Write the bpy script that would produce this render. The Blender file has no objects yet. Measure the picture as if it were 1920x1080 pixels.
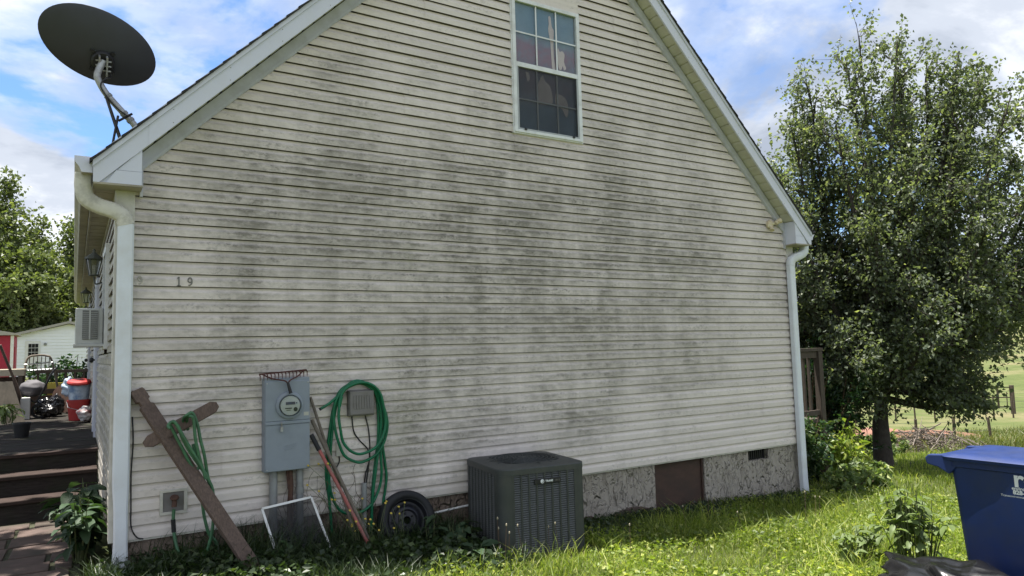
import bpy, math, random
import numpy as np
from mathutils import Vector, Matrix

random.seed(7)
rng = np.random.default_rng(7)
SC = bpy.context.scene
COL = SC.collection
PI = math.pi

# ------------------------------------------------------------------ camera
YAW, PITCH, ROLL = 0.5567, 0.0860, -0.0268
CAM = Vector((-0.3749, -6.2061, 1.3610))
_f = Vector((math.sin(YAW) * math.cos(PITCH), math.cos(YAW) * math.cos(PITCH), math.sin(PITCH)))
_r = Vector((math.cos(YAW), -math.sin(YAW), 0))
_u = _r.cross(_f)
_r2 = _r * math.cos(ROLL) + _u * math.sin(ROLL)
_u2 = -_r * math.sin(ROLL) + _u * math.cos(ROLL)
cam_d = bpy.data.cameras.new("camera")
cam_d.sensor_width = 36.0
cam_d.lens = 36.0 * 1320.6 / 1920
cam_d.clip_start = 0.05
cam_d.clip_end = 3000
cam = bpy.data.objects.new("camera", cam_d)
M3 = Matrix((_r2, _u2, -_f)).transposed()
cam.matrix_world = Matrix.Translation(CAM) @ M3.to_4x4()
COL.objects.link(cam)
SC.camera = cam
FWD = Vector((math.sin(YAW), math.cos(YAW)))

# ------------------------------------------------------------------ world, sun, exposure
SUN_DIR = Vector((-0.12, 0.145, 1.0)).normalized()      # towards the sun, high behind the house
SUN_EL = math.asin(SUN_DIR.z)
SUN_AZ = math.atan2(SUN_DIR.x, SUN_DIR.y)
w = bpy.data.worlds.new("World")
SC.world = w
w.use_nodes = True
nt = w.node_tree
nt.nodes.clear()


def N(t, typ, **kw):
    n = t.nodes.new(typ)
    for k, v in kw.items():
        setattr(n, k, v)
    return n


def mathn(t, op, a, b=None, c=None, clamp=False):
    n = t.nodes.new("ShaderNodeMath")
    n.operation = op
    n.use_clamp = clamp
    for i, v in enumerate((a, b, c)):
        if v is None:
            continue
        if isinstance(v, (int, float)):
            n.inputs[i].default_value = v
        else:
            t.links.new(v, n.inputs[i])
    return n.outputs[0]


def mixc(t, fac, a, b, blend='MIX'):
    n = t.nodes.new("ShaderNodeMix")
    n.data_type = 'RGBA'
    n.blend_type = blend
    n.clamp_factor = True
    for s, v in ((n.inputs[0], fac), (n.inputs[6], a), (n.inputs[7], b)):
        if isinstance(v, (int, float)):
            s.default_value = v
        elif isinstance(v, (tuple, list)):
            s.default_value = tuple(v) + ((1,) if len(v) == 3 else ())
        else:
            t.links.new(v, s)
    return n.outputs[2]


def ramp(t, fac, stops, interp='LINEAR'):
    n = t.nodes.new("ShaderNodeValToRGB")
    n.color_ramp.interpolation = interp
    el = n.color_ramp.elements
    while len(el) > 1:
        el.remove(el[-1])
    el[0].position = stops[0][0]
    c = stops[0][1]
    el[0].color = (c, c, c, 1) if isinstance(c, (int, float)) else tuple(c) + (1,)
    for p, c in stops[1:]:
        e = el.new(p)
        e.color = (c, c, c, 1) if isinstance(c, (int, float)) else tuple(c) + (1,)
    t.links.new(fac, n.inputs[0])
    return n.outputs[0]


def noise(t, vec, scale, detail=4, rough=0.55, dist=0.0, lac=2.0):
    n = t.nodes.new("ShaderNodeTexNoise")
    n.inputs["Scale"].default_value = scale
    n.inputs["Detail"].default_value = detail
    n.inputs["Roughness"].default_value = rough
    n.inputs["Distortion"].default_value = dist
    n.inputs["Lacunarity"].default_value = lac
    if vec is not None:
        t.links.new(vec, n.inputs["Vector"])
    return n.outputs["Fac"]


def mapping(t, vec, scale=(1, 1, 1), loc=(0, 0, 0), rot=(0, 0, 0)):
    n = t.nodes.new("ShaderNodeMapping")
    n.inputs["Location"].default_value = loc
    n.inputs["Rotation"].default_value = rot
    n.inputs["Scale"].default_value = scale
    t.links.new(vec, n.inputs["Vector"])
    return n.outputs[0]


sky = N(nt, "ShaderNodeTexSky", sky_type='NISHITA', sun_disc=False, sun_elevation=SUN_EL, sun_rotation=SUN_AZ,
        air_density=1.0, dust_density=0.6, ozone_density=1.6, altitude=300)
tc = N(nt, "ShaderNodeTexCoord")
sep = N(nt, "ShaderNodeSeparateXYZ")
nt.links.new(tc.outputs["Generated"], sep.inputs[0])
den = mathn(nt, 'ADD', mathn(nt, 'MAXIMUM', sep.outputs[2], 0.0), 0.28)
cmb = N(nt, "ShaderNodeCombineXYZ")
nt.links.new(mathn(nt, 'DIVIDE', sep.outputs[0], den), cmb.inputs[0])
nt.links.new(mathn(nt, 'DIVIDE', sep.outputs[1], den), cmb.inputs[1])
cv = mapping(nt, cmb.outputs[0], (1, 1, 1), (17.079, 19.796, 0.4426))
n1 = noise(nt, cv, 1.25, 9, 0.56, 0.25)
cover = ramp(nt, n1, [(0.365, 0), (0.415, 0.5), (0.47, 1)], 'EASE')
cv2 = mapping(nt, cmb.outputs[0], (1, 1, 1), (16.012, 8.209, 0.754))
n2 = noise(nt, cv2, 2.1, 7, 0.58, 0.3)
ccol = ramp(nt, n2, [(0.38, (2.35, 2.65, 3.2)), (0.5, (3.5, 3.8, 4.35)), (0.60, (5.0, 5.2, 5.55))], 'EASE')
skyc = mixc(nt, 1.0, sky.outputs[0], (0.70, 0.88, 1.10), 'MULTIPLY')
wc = mixc(nt, cover, skyc, ccol)
bg = N(nt, "ShaderNodeBackground")
bg.inputs["Strength"].default_value = 0.08
nt.links.new(wc, bg.inputs["Color"])
wo = N(nt, "ShaderNodeOutputWorld")
nt.links.new(bg.outputs[0], wo.inputs["Surface"])

sun_d = bpy.data.lights.new("sun", 'SUN')
sun_d.energy = 5.0
sun_d.angle = math.radians(0.55)
sun_d.color = (1.0, 0.955, 0.88)
sun = bpy.data.objects.new("sun", sun_d)
sun.rotation_euler = (-SUN_DIR).to_track_quat('-Z', 'Y').to_euler()
sun.location = SUN_DIR * 40
COL.objects.link(sun)

SC.view_settings.view_transform = 'Standard'
SC.view_settings.look = 'None'
SC.view_settings.gamma = 1.0
SC.view_settings.use_curve_mapping = False
SC.view_settings.exposure = 1.42
SC.render.engine = 'CYCLES'
SC.cycles.max_bounces = 7
SC.cycles.diffuse_bounces = 4
SC.cycles.glossy_bounces = 3
SC.cycles.transmission_bounces = 5
SC.cycles.transparent_max_bounces = 10
SC.cycles.use_denoising = True
SC.cycles.caustics_reflective = False
SC.cycles.caustics_refractive = False


# ------------------------------------------------------------------ materials
def new_mat(name):
    m = bpy.data.materials.new(name)
    m.use_nodes = True
    t = m.node_tree
    b = t.nodes["Principled BSDF"]
    return m, t, b


def bump(t, b, h, strength=0.3, dist=0.01):
    n = t.nodes.new("ShaderNodeBump")
    n.inputs["Strength"].default_value = strength
    n.inputs["Distance"].default_value = dist
    t.links.new(h, n.inputs["Height"])
    t.links.new(n.outputs[0], b.inputs["Normal"])
    return n


def pos(t):
    return t.nodes.new("ShaderNodeNewGeometry").outputs["Position"]


def simple(name, col, rough=0.6, metal=0.0, var=0.25, scale=6.0, stretch=(1, 1, 1), bmp=0.15, spec=0.4, dirt=None, dscale=2.0, damt=0.5, coat=0.0):
    m, t, b = new_mat(name)
    p = mapping(t, pos(t), stretch)
    n = noise(t, p, scale, 6, 0.6)
    lo = tuple(c * (1 - var) for c in col)
    hi = tuple(min(1, c * (1 + var)) for c in col)
    c = mixc(t, ramp(t, n, [(0.3, 0), (0.7, 1)]), lo, hi)
    if dirt:
        dn = noise(t, pos(t), dscale, 8, 0.65)
        c = mixc(t, mathn(t, 'MULTIPLY', ramp(t, dn, [(0.45, 0), (0.65, 1)]), damt), c, dirt)
    t.links.new(c, b.inputs["Base Color"])
    rr = mathn(t, 'MULTIPLY_ADD', n, 0.25, max(0.02, rough - 0.12), clamp=True)
    t.links.new(rr, b.inputs["Roughness"])
    b.inputs["Metallic"].default_value = metal
    b.inputs["Specular IOR Level"].default_value = spec
    b.inputs["Coat Weight"].default_value = coat
    if bmp:
        bump(t, b, noise(t, p, scale * 5, 4, 0.6), bmp, 0.003)
    return m


MAT = {}
COURSE = 0.1016


def siding_mat(name, base, side=False):
    m, t, b = new_mat(name)
    P = pos(t)
    s = N(t, "ShaderNodeSeparateXYZ")
    t.links.new(P, s.inputs[0])
    hx = s.outputs[1] if side else s.outputs[0]
    z = s.outputs[2]
    # chalky base with slight tone change from panel to panel
    obj = N(t, "ShaderNodeObjectInfo")
    tone = mathn(t, 'MULTIPLY_ADD', obj.outputs["Random"], 0.11, 0.93)
    bc = mixc(t, ramp(t, noise(t, mapping(t, P, (0.5, 0.5, 3)), 2.0, 4), [(0.3, 0), (0.7, 1)]), base, tuple(c * 0.93 for c in base))
    tn = N(t, "ShaderNodeCombineXYZ")
    for i in range(3):
        t.links.new(tone, tn.inputs[i])
    bc = mixc(t, 1.0, bc, tn.outputs[0], 'MULTIPLY')
    # where the mildew has grown: a broad cloud over the middle of the wall, ragged edges
    ex = mathn(t, 'DIVIDE', mathn(t, 'SUBTRACT', hx, 3.3), 4.3)
    ez = mathn(t, 'DIVIDE', mathn(t, 'SUBTRACT', z, 2.2), 1.8)
    rad = mathn(t, 'SQRT', mathn(t, 'ADD', mathn(t, 'MULTIPLY', ex, ex), mathn(t, 'MULTIPLY', ez, ez)))
    big = noise(t, mapping(t, P, (0.75, 0.75, 0.9)), 1.0, 5, 0.6)
    reg = mathn(t, 'ADD', mathn(t, 'SUBTRACT', 1.18, rad), mathn(t, 'MULTIPLY', mathn(t, 'SUBTRACT', big, 0.5), 2.6))
    region = ramp(t, reg, [(-0.2, 0.14), (0.35, 0.55), (0.9, 1.0)])
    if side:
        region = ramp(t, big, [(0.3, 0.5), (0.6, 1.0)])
    # profile position inside each course
    fr = mathn(t, 'FRACT', mathn(t, 'DIVIDE', mathn(t, 'ADD', z, 10 * COURSE), COURSE))
    edge_n = noise(t, mapping(t, P, (5, 5, 2)), 1.0, 5, 0.7)
    frw = mathn(t, 'ADD', fr, mathn(t, 'MULTIPLY', mathn(t, 'SUBTRACT', edge_n, 0.5), 0.42))
    face = ramp(t, frw, [(0.0, 0.62), (0.30, 0.72), (0.50, 1.0), (0.60, 0.9), (0.70, 0.22), (1.0, 0.15)])
    # film of grey mildew, streaked along the course and blotchy
    st = noise(t, mapping(t, P, (1.0, 1.0, 1.5)), 1.5, 8, 0.62, 0.4)
    st2 = noise(t, mapping(t, P, (4.5, 4.5, 10)), 1.6, 8, 0.74)
    film = mathn(t, 'MULTIPLY', ramp(t, st, [(0.36, 0.30), (0.58, 1.0)]), ramp(t, st2, [(0.35, 0.34), (0.59, 1)]))
    fa = mathn(t, 'MULTIPLY', mathn(t, 'MULTIPLY', film, region), face, clamp=True)
    c = mixc(t, mathn(t, 'MULTIPLY', fa, 1.38, clamp=True), bc, (0.235, 0.215, 0.185))
    # drip streaks running down from the thick patches
    dr = noise(t, mapping(t, P, (3.6, 3.6, 0.42)), 1.5, 8, 0.7, 0.5)
    da = mathn(t, 'MULTIPLY', ramp(t, dr, [(0.40, 0), (0.62, 1)]), mathn(t, 'MULTIPLY', mathn(t, 'MULTIPLY', region, mathn(t, 'MULTIPLY_ADD', st2, 1.0, 0.2)), 0.50), clamp=True)
    c = mixc(t, da, c, (0.22, 0.205, 0.17))
    # black flecks
    fl = noise(t, mapping(t, P, (26, 26, 42)), 1.0, 5, 0.75)
    patch = noise(t, mapping(t, P, (2.4, 2.4, 7)), 1.0, 4, 0.6)
    fm = mathn(t, 'MULTIPLY', ramp(t, fl, [(0.50, 0), (0.60, 1)]), ramp(t, patch, [(0.44, 0), (0.62, 1)]))
    fm = mathn(t, 'MULTIPLY', fm, mathn(t, 'MULTIPLY', face, mathn(t, 'MULTIPLY_ADD', region, 0.6, 0.3)), clamp=True)
    c = mixc(t, mathn(t, 'MULTIPLY', fm, 0.75), c, (0.075, 0.072, 0.06))
    # a few green algae stains
    al = noise(t, mapping(t, P, (1.3, 1.3, 0.7)), 1.1, 6, 0.65)
    c = mixc(t, mathn(t, 'MULTIPLY', ramp(t, al, [(0.6, 0), (0.72, 1)]), 0.28), c, (0.19, 0.20, 0.085))
    t.links.new(c, b.inputs["Base Color"])
    b.inputs["Roughness"].default_value = 0.62
    b.inputs["Specular IOR Level"].default_value = 0.3
    # embossed wood grain and dirt relief
    g = noise(t, mapping(t, P, (3, 3, 60)), 2.0, 4, 0.5)
    bump(t, b, mathn(t, 'ADD', g, mathn(t, 'MULTIPLY', fl, 0.5)), 0.12, 0.004)
    return m


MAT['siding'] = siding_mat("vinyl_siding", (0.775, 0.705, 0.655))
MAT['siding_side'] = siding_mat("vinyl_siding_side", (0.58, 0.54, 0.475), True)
MAT['white_metal'] = simple("painted_aluminium", (0.64, 0.66, 0.76), 0.42, var=0.04, scale=3, bmp=0.02, dirt=(0.45, 0.45, 0.42), dscale=3.0, damt=0.22)
MAT['spout'] = simple("downspout_paint", (0.70, 0.74, 0.80), 0.4, var=0.04, scale=3, bmp=0.03, dirt=(0.46, 0.43, 0.36), dscale=2.2, damt=0.35)
MAT['elbow'] = simple("dirty_elbow", (0.62, 0.60, 0.53), 0.5, var=0.08, scale=8, bmp=0.03, dirt=(0.22, 0.21, 0.17), dscale=9, damt=0.5)
MAT['frieze'] = simple("grey_trim", (0.52, 0.53, 0.58), 0.55, var=0.06, scale=4, bmp=0.03, dirt=(0.30, 0.30, 0.27), dscale=5, damt=0.4)
MAT['post'] = simple("corner_trim", (0.60, 0.58, 0.52), 0.55, var=0.05, scale=5, bmp=0.03, dirt=(0.27, 0.26, 0.21), dscale=5, damt=0.55)
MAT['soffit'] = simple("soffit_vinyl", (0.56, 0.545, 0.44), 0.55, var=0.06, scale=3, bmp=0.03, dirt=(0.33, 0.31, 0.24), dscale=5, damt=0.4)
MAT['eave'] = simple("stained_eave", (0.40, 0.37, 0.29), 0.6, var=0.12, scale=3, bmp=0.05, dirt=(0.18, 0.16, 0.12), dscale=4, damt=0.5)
MAT['shingle'] = simple("asphalt_shingle", (0.035, 0.034, 0.034), 0.95, var=0.4, scale=30, bmp=0.6)
MAT['sheathing'] = simple("sheathing", (0.13, 0.115, 0.095), 0.9)  # dark backing, also bared in the siding gaps as drawn lap shadows
MAT['win_white'] = simple("window_vinyl", (0.74, 0.76, 0.78), 0.4, var=0.03, scale=4, bmp=0.0, dirt=(0.35, 0.34, 0.32), dscale=9, damt=0.3)
MAT['win_grey'] = simple("shaded_sash", (0.40, 0.42, 0.44), 0.5, var=0.05, scale=4, bmp=0.0)  # window vinyl greyed in its colour for the shaded lower sash
MAT['maroon'] = simple("maroon_board", (0.072, 0.042, 0.032), 0.75, var=0.2, scale=9, stretch=(1, 1, 3), bmp=0.2, dirt=(0.045, 0.033, 0.026), dscale=5, damt=0.6)
MAT['dark'] = simple("dark_void", (0.012, 0.012, 0.012), 0.9, bmp=0)
MAT['black_metal'] = simple("black_metal", (0.018, 0.018, 0.02), 0.5, var=0.2, scale=20, bmp=0.05)
MAT['agedmetal'] = simple("weathered_lantern", (0.10, 0.11, 0.10), 0.7, var=0.25, scale=25, bmp=0.1)
MAT['dish'] = simple("dish_grey", (0.046, 0.050, 0.062), 0.5, var=0.08, scale=5, bmp=0.03, dirt=(0.038, 0.038, 0.042), dscale=6, damt=0.3)
MAT['galv'] = simple("galvanised", (0.40, 0.41, 0.42), 0.45, metal=0.5, var=0.2, scale=25, bmp=0.05, dirt=(0.2, 0.17, 0.14), dscale=12, damt=0.5)
MAT['meter_grey'] = simple("meter_paint", (0.245, 0.28, 0.33), 0.5, var=0.07, scale=5, bmp=0.04, dirt=(0.17, 0.19, 0.22), dscale=5, damt=0.45)
MAT['meter_face'] = simple("meter_face", (0.46, 0.455, 0.41), 0.35, var=0.05, bmp=0)
MAT['pvc'] = simple("grey_pvc", (0.25, 0.26, 0.265), 0.5, var=0.12, scale=9, bmp=0.05, dirt=(0.13, 0.11, 0.09), dscale=7, damt=0.5)
MAT['rust'] = simple("rusty_metal", (0.085, 0.045, 0.032), 0.8, var=0.4, scale=30, bmp=0.3)
MAT['rakered'] = simple("rake_rust", (0.07, 0.022, 0.018), 0.7, var=0.35, scale=30, bmp=0.2)
MAT['nid'] = simple("telecom_box", (0.20, 0.19, 0.185), 0.6, var=0.1, scale=8, bmp=0.05, dirt=(0.11, 0.10, 0.09), dscale=8, damt=0.5)
MAT['hose'] = simple("green_hose", (0.004, 0.135, 0.060), 0.35, var=0.15, scale=9, bmp=0.03, dirt=(0.01, 0.08, 0.04), dscale=14, damt=0.4)
MAT['hose_old'] = simple("faded_hose", (0.055, 0.155, 0.075), 0.45, var=0.18, scale=9, bmp=0.05, dirt=(0.035, 0.075, 0.04), dscale=12, damt=0.5)
MAT['black_rubber'] = simple("black_rubber", (0.011, 0.0115, 0.014), 0.65, var=0.25, scale=14, bmp=0.2, dirt=(0.03, 0.03, 0.03), dscale=9, damt=0.3)
MAT['wheel_steel'] = simple("black_wheel", (0.010, 0.011, 0.016), 0.42, var=0.25, scale=9, bmp=0.05, dirt=(0.035, 0.03, 0.028), dscale=9, damt=0.25)
MAT['brownwood'] = simple("stained_wood", (0.125, 0.088, 0.070), 0.85, var=0.35, scale=10, stretch=(9, 9, 1.2), bmp=0.4, dirt=(0.065, 0.045, 0.038), dscale=6, damt=0.6)
MAT['greywood'] = simple("weathered_wood", (0.17, 0.145, 0.12), 0.9, var=0.3, scale=12, stretch=(8, 8, 1.5), bmp=0.35, dirt=(0.08, 0.065, 0.052), dscale=9, damt=0.5)
MAT['pinkpole'] = simple("faded_red_pole", (0.33, 0.095, 0.085), 0.6, var=0.2, scale=16, bmp=0.1, dirt=(0.19, 0.13, 0.11), dscale=12, damt=0.6)
MAT['ac_grey'] = simple("condenser_paint", (0.046, 0.051, 0.051), 0.5, var=0.08, scale=8, bmp=0.03, dirt=(0.09, 0.088, 0.075), dscale=7, damt=0.3)
MAT['ac_louvre'] = simple("condenser_louvre", (0.115, 0.122, 0.125), 0.5, var=0.12, scale=12, bmp=0.03)
MAT['concrete'] = simple("concrete", (0.30, 0.285, 0.26), 0.9, var=0.2, scale=14, bmp=0.3, dirt=(0.12, 0.10, 0.08), dscale=4, damt=0.6)
MAT['blue'] = simple("blue_bin_plastic", (0.007, 0.024, 0.115), 0.5, var=0.12, scale=9, bmp=0.06, dirt=(0.022, 0.032, 0.075), dscale=4, damt=0.5)
MAT['print'] = simple("white_print", (0.75, 0.77, 0.8), 0.6, var=0.03, bmp=0)
MAT['bag'] = simple("black_bag", (0.006, 0.006, 0.007), 0.22, var=0.2, scale=9, bmp=0.25, spec=0.6)
MAT['deckwood'] = simple("dark_deck", (0.034, 0.029, 0.027), 0.9, var=0.35, scale=9, stretch=(1.0, 7, 7), bmp=0.4, dirt=(0.03, 0.035, 0.022), dscale=3, damt=0.6, spec=0.12)
MAT['deckred'] = simple("red_deck", (0.050, 0.036, 0.032), 0.9, var=0.35, scale=9, stretch=(1.0, 7, 7), bmp=0.4, dirt=(0.03, 0.025, 0.02), dscale=4, damt=0.7, spec=0.12)
MAT['railwood'] = simple("rail_wood", (0.085, 0.068, 0.055), 0.9, var=0.3, scale=10, stretch=(7, 7, 1.2), bmp=0.35)
MAT['paver'] = simple("red_paver", (0.095, 0.066, 0.056), 0.9, var=0.3, scale=7, bmp=0.4, dirt=(0.045, 0.042, 0.030), dscale=3, damt=0.8)
MAT['soilpath'] = simple("mossy_soil", (0.045, 0.048, 0.026), 0.95, var=0.4, scale=9, bmp=0.5)
MAT['red'] = simple("red_plastic", (0.36, 0.030, 0.028), 0.45, var=0.12, bmp=0.03, dirt=(0.2, 0.03, 0.03), damt=0.3)
MAT['redshed'] = simple("red_shed", (0.33, 0.018, 0.045), 0.6, var=0.1, scale=3, bmp=0.05)
MAT['homewhite'] = simple("home_siding", (0.84, 0.86, 0.90), 0.55, var=0.03, scale=2, bmp=0.02)
MAT['roofgrey'] = simple("home_roof", (0.36, 0.34, 0.31), 0.7, var=0.1, bmp=0.1)
MAT['tarp'] = simple("grey_cover", (0.115, 0.11, 0.12), 0.8, var=0.2, scale=7, bmp=0.3)
MAT['bluebag'] = simple("blue_white_bag", (0.42, 0.50, 0.60), 0.35, var=0.35, scale=5, bmp=0.3, dirt=(0.08, 0.16, 0.33), dscale=7, damt=0.8)
MAT['whitebag'] = simple("printed_sack", (0.62, 0.60, 0.60), 0.45, var=0.15, scale=6, bmp=0.25, dirt=(0.28, 0.05, 0.05), dscale=9, damt=0.9)
MAT['yellow'] = simple("yellow_plastic", (0.60, 0.52, 0.10), 0.5, var=0.1, bmp=0)
MAT['plywood'] = simple("old_plywood", (0.13, 0.112, 0.09), 0.9, var=0.25, scale=7, stretch=(4, 4, 1), bmp=0.25, dirt=(0.06, 0.055, 0.045), damt=0.6)
MAT['beige'] = simple("beige_lid", (0.42, 0.37, 0.28), 0.7, var=0.12)
MAT['cream'] = simple("cream_fixture", (0.62, 0.56, 0.40), 0.5, var=0.08, scale=20, bmp=0.02, dirt=(0.42, 0.27, 0.12), dscale=22, damt=0.7)
MAT['digits'] = simple("tarnished_digits", (0.20, 0.195, 0.18), 0.5, metal=0.3, var=0.15, scale=40, bmp=0.05)
MAT['ghost'] = simple("digit_ghost", (0.44, 0.42, 0.37), 0.8, var=0.2, scale=40, bmp=0)
MAT['white'] = simple("white_plastic", (0.72, 0.72, 0.71), 0.45, var=0.04, bmp=0, dirt=(0.45, 0.43, 0.38), dscale=7, damt=0.3)
MAT['acwhite'] = simple("window_ac_paint", (0.55, 0.57, 0.57), 0.45, var=0.04, bmp=0.02, dirt=(0.36, 0.36, 0.33), dscale=8, damt=0.35)
MAT['clay'] = simple("red_clay", (0.20, 0.10, 0.072), 0.95, var=0.2, scale=4, bmp=0.5)
MAT['brush'] = simple("dead_brush", (0.15, 0.125, 0.105), 0.95, var=0.4, scale=6, bmp=0.2)
MAT['fencewood'] = simple("fence_post_wood", (0.095, 0.075, 0.058), 0.9, var=0.3, scale=9, bmp=0.3)
MAT['wire'] = simple("fence_wire", (0.24, 0.235, 0.22), 0.6, var=0.1, bmp=0)
MAT['bark'] = simple("tree_bark", (0.060, 0.050, 0.042), 0.95, var=0.4, scale=9, stretch=(6, 6, 1.4), bmp=0.8, dirt=(0.11, 0.105, 0.095), dscale=4, damt=0.4)
MAT['stem'] = simple("green_stem", (0.10, 0.12, 0.05), 0.7, var=0.2, bmp=0)
MAT['drystem'] = simple("dry_vine", (0.095, 0.062, 0.042), 0.9, var=0.3, scale=30, bmp=0)
MAT['flower'] = simple("yellow_petals", (0.50, 0.38, 0.06), 0.7, var=0.1, bmp=0)
MAT['clover'] = simple("dry_seedhead", (0.33, 0.29, 0.21), 0.8, var=0.2, bmp=0)

# parged, trowelled foundation: raised skins of mortar with ragged shadowed edges
m, t, b = new_mat("parging")
P = pos(t)
sxz = N(t, "ShaderNodeSeparateXYZ")
t.links.new(P, sxz.inputs[0])
wv = noise(t, mapping(t, P, (3, 3, 2)), 2.0, 3, 0.5)
vor = N(t, "ShaderNodeTexVoronoi", feature='F1')
vor.inputs["Scale"].default_value = 1.0
wp = N(t, "ShaderNodeVectorMath", operation='ADD')
nn = N(t, "ShaderNodeTexNoise")
nn.inputs["Scale"].default_value = 7.0
nn.inputs["Detail"].default_value = 4
t.links.new(P, nn.inputs["Vector"])
sc_ = N(t, "ShaderNodeVectorMath", operation='SCALE')
sc_.inputs["Scale"].default_value = 0.16
t.links.new(nn.outputs["Color"], sc_.inputs[0])
t.links.new(P, wp.inputs[0])
t.links.new(sc_.outputs[0], wp.inputs[1])
t.links.new(mapping(t, wp.outputs[0], (12, 12, 5.5)), vor.inputs["Vector"])
nq1 = noise(t, mapping(t, P, (11, 11, 6.5)), 1.0, 2.5, 0.5, 1.6)
nq2 = noise(t, mapping(t, P, (9, 9, 5), (4.0, 1.0, 2.0)), 1.0, 2, 0.5, 0.6)
sq = mathn(t, 'MULTIPLY', ramp(t, nq1, [(0.0, 0.0), (0.47, 0.0), (0.50, 1.0), (1.0, 0.7)]), ramp(t, nq2, [(0.40, 0.15), (0.50, 1.0)]))
ht = mathn(t, 'ADD', sq, 0.0)
fine = noise(t, P, 60, 5, 0.7)
hh = mathn(t, 'MULTIPLY_ADD', fine, 0.12, ht)
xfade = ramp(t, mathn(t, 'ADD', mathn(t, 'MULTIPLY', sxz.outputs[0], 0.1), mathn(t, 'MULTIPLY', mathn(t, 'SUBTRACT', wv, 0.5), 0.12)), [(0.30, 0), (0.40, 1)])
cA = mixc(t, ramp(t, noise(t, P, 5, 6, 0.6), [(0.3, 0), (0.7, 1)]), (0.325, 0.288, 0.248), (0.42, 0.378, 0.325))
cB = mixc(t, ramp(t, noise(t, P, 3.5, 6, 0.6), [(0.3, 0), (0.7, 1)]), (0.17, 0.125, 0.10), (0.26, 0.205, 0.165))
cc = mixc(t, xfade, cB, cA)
low = ramp(t, mathn(t, 'ADD', mathn(t, 'ADD', sxz.outputs[2], mathn(t, 'MULTIPLY', sxz.outputs[0], 0.062)), mathn(t, 'MULTIPLY', mathn(t, 'SUBTRACT', wv, 0.5), 0.25)), [(-0.02 + 0.0, 1), (0.001, 0)])
cc = mixc(t, mathn(t, 'MULTIPLY', ramp(t, noise(t, mapping(t, P, (6, 6, 2)), 1.0, 5, 0.6), [(0.56, 0), (0.7, 1)]), 0.55), cc, (0.19, 0.16, 0.12))
t.links.new(cc, b.inputs["Base Color"])
b.inputs["Roughness"].default_value = 0.92
bump(t, b, hh, 1.0, 0.06)
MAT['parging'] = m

# glass pane: see-through with a plain reflection
m, t, b = new_mat("window_glass")
out = t.nodes["Material Output"]
tr = N(t, "ShaderNodeBsdfTransparent")
tr.inputs[0].default_value = (0.86, 0.90, 0.92, 1)
gl = N(t, "ShaderNodeBsdfGlossy")
gl.inputs["Roughness"].default_value = 0.02
fz = N(t, "ShaderNodeLayerWeight")
fz.inputs["Blend"].default_value = 0.5
mx = N(t, "ShaderNodeMixShader")
t.links.new(mathn(t, 'MULTIPLY_ADD', mathn(t, 'POWER', fz.outputs['Facing'], 5.0), 0.9, 0.045, clamp=True), mx.inputs[0])
t.links.new(tr.outputs[0], mx.inputs[1])
t.links.new(gl.outputs[0], mx.inputs[2])
t.links.new(mx.outputs[0], out.inputs["Surface"])
MAT['glass'] = m


def mesh_screen_mat(name, opacity, col):
    m, t, b = new_mat(name)
    out = t.nodes["Material Output"]
    b.inputs["Base Color"].default_value = tuple(col) + (1,)
    b.inputs["Roughness"].default_value = 0.7
    tr = N(t, "ShaderNodeBsdfTransparent")
    mx = N(t, "ShaderNodeMixShader")
    nz = noise(t, pos(t), 7, 4)
    t.links.new(mathn(t, 'MULTIPLY_ADD', nz, 0.2, opacity - 0.1, clamp=True), mx.inputs[0])
    t.links.new(tr.outputs[0], mx.inputs[1])
    t.links.new(b.outputs[0], mx.inputs[2])
    t.links.new(mx.outputs[0], out.inputs["Surface"])
    return m


MAT['screen'] = mesh_screen_mat("insect_screen", 0.62, (0.016, 0.017, 0.019))
MAT['winscreen'] = mesh_screen_mat("window_insect_screen", 0.55, (0.02, 0.02, 0.025))

# printed cloth hanging behind the gable window
m, t, b = new_mat("printed_cloth")
P = pos(t)
s = N(t, "ShaderNodeSeparateXYZ")
t.links.new(P, s.inputs[0])
nb = noise(t, P, 4.5, 5, 0.6)
zz = mathn(t, 'ADD', s.outputs[2], mathn(t, 'MULTIPLY', mathn(t, 'SUBTRACT', nb, 0.5), 0.35))
zr = mathn(t, 'DIVIDE', mathn(t, 'SUBTRACT', zz, 3.66), 1.5)
cl = ramp(t, zr, [(0.0, (0.16, 0.24, 0.31)), (0.22, (0.15, 0.23, 0.30)), (0.34, (0.17, 0.11, 0.15)), (0.52, (0.14, 0.09, 0.14)), (0.60, (0.26, 0.10, 0.15)), (0.68, (0.25, 0.11, 0.17)), (0.76, (0.16, 0.27, 0.34)), (1.0, (0.18, 0.30, 0.37))])
cl = mixc(t, mathn(t, 'MULTIPLY', ramp(t, noise(t, P, 7, 6, 0.65), [(0.45, 0), (0.65, 1)]), 0.5), cl, (0.10, 0.20, 0.27))
t.links.new(cl, b.inputs["Base Color"])
b.inputs["Roughness"].default_value = 0.7
MAT['cloth'] = m
MAT['peach'] = simple("peach_print", (0.85, 0.62, 0.54), 0.7, var=0.08, scale=12, bmp=0)


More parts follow.
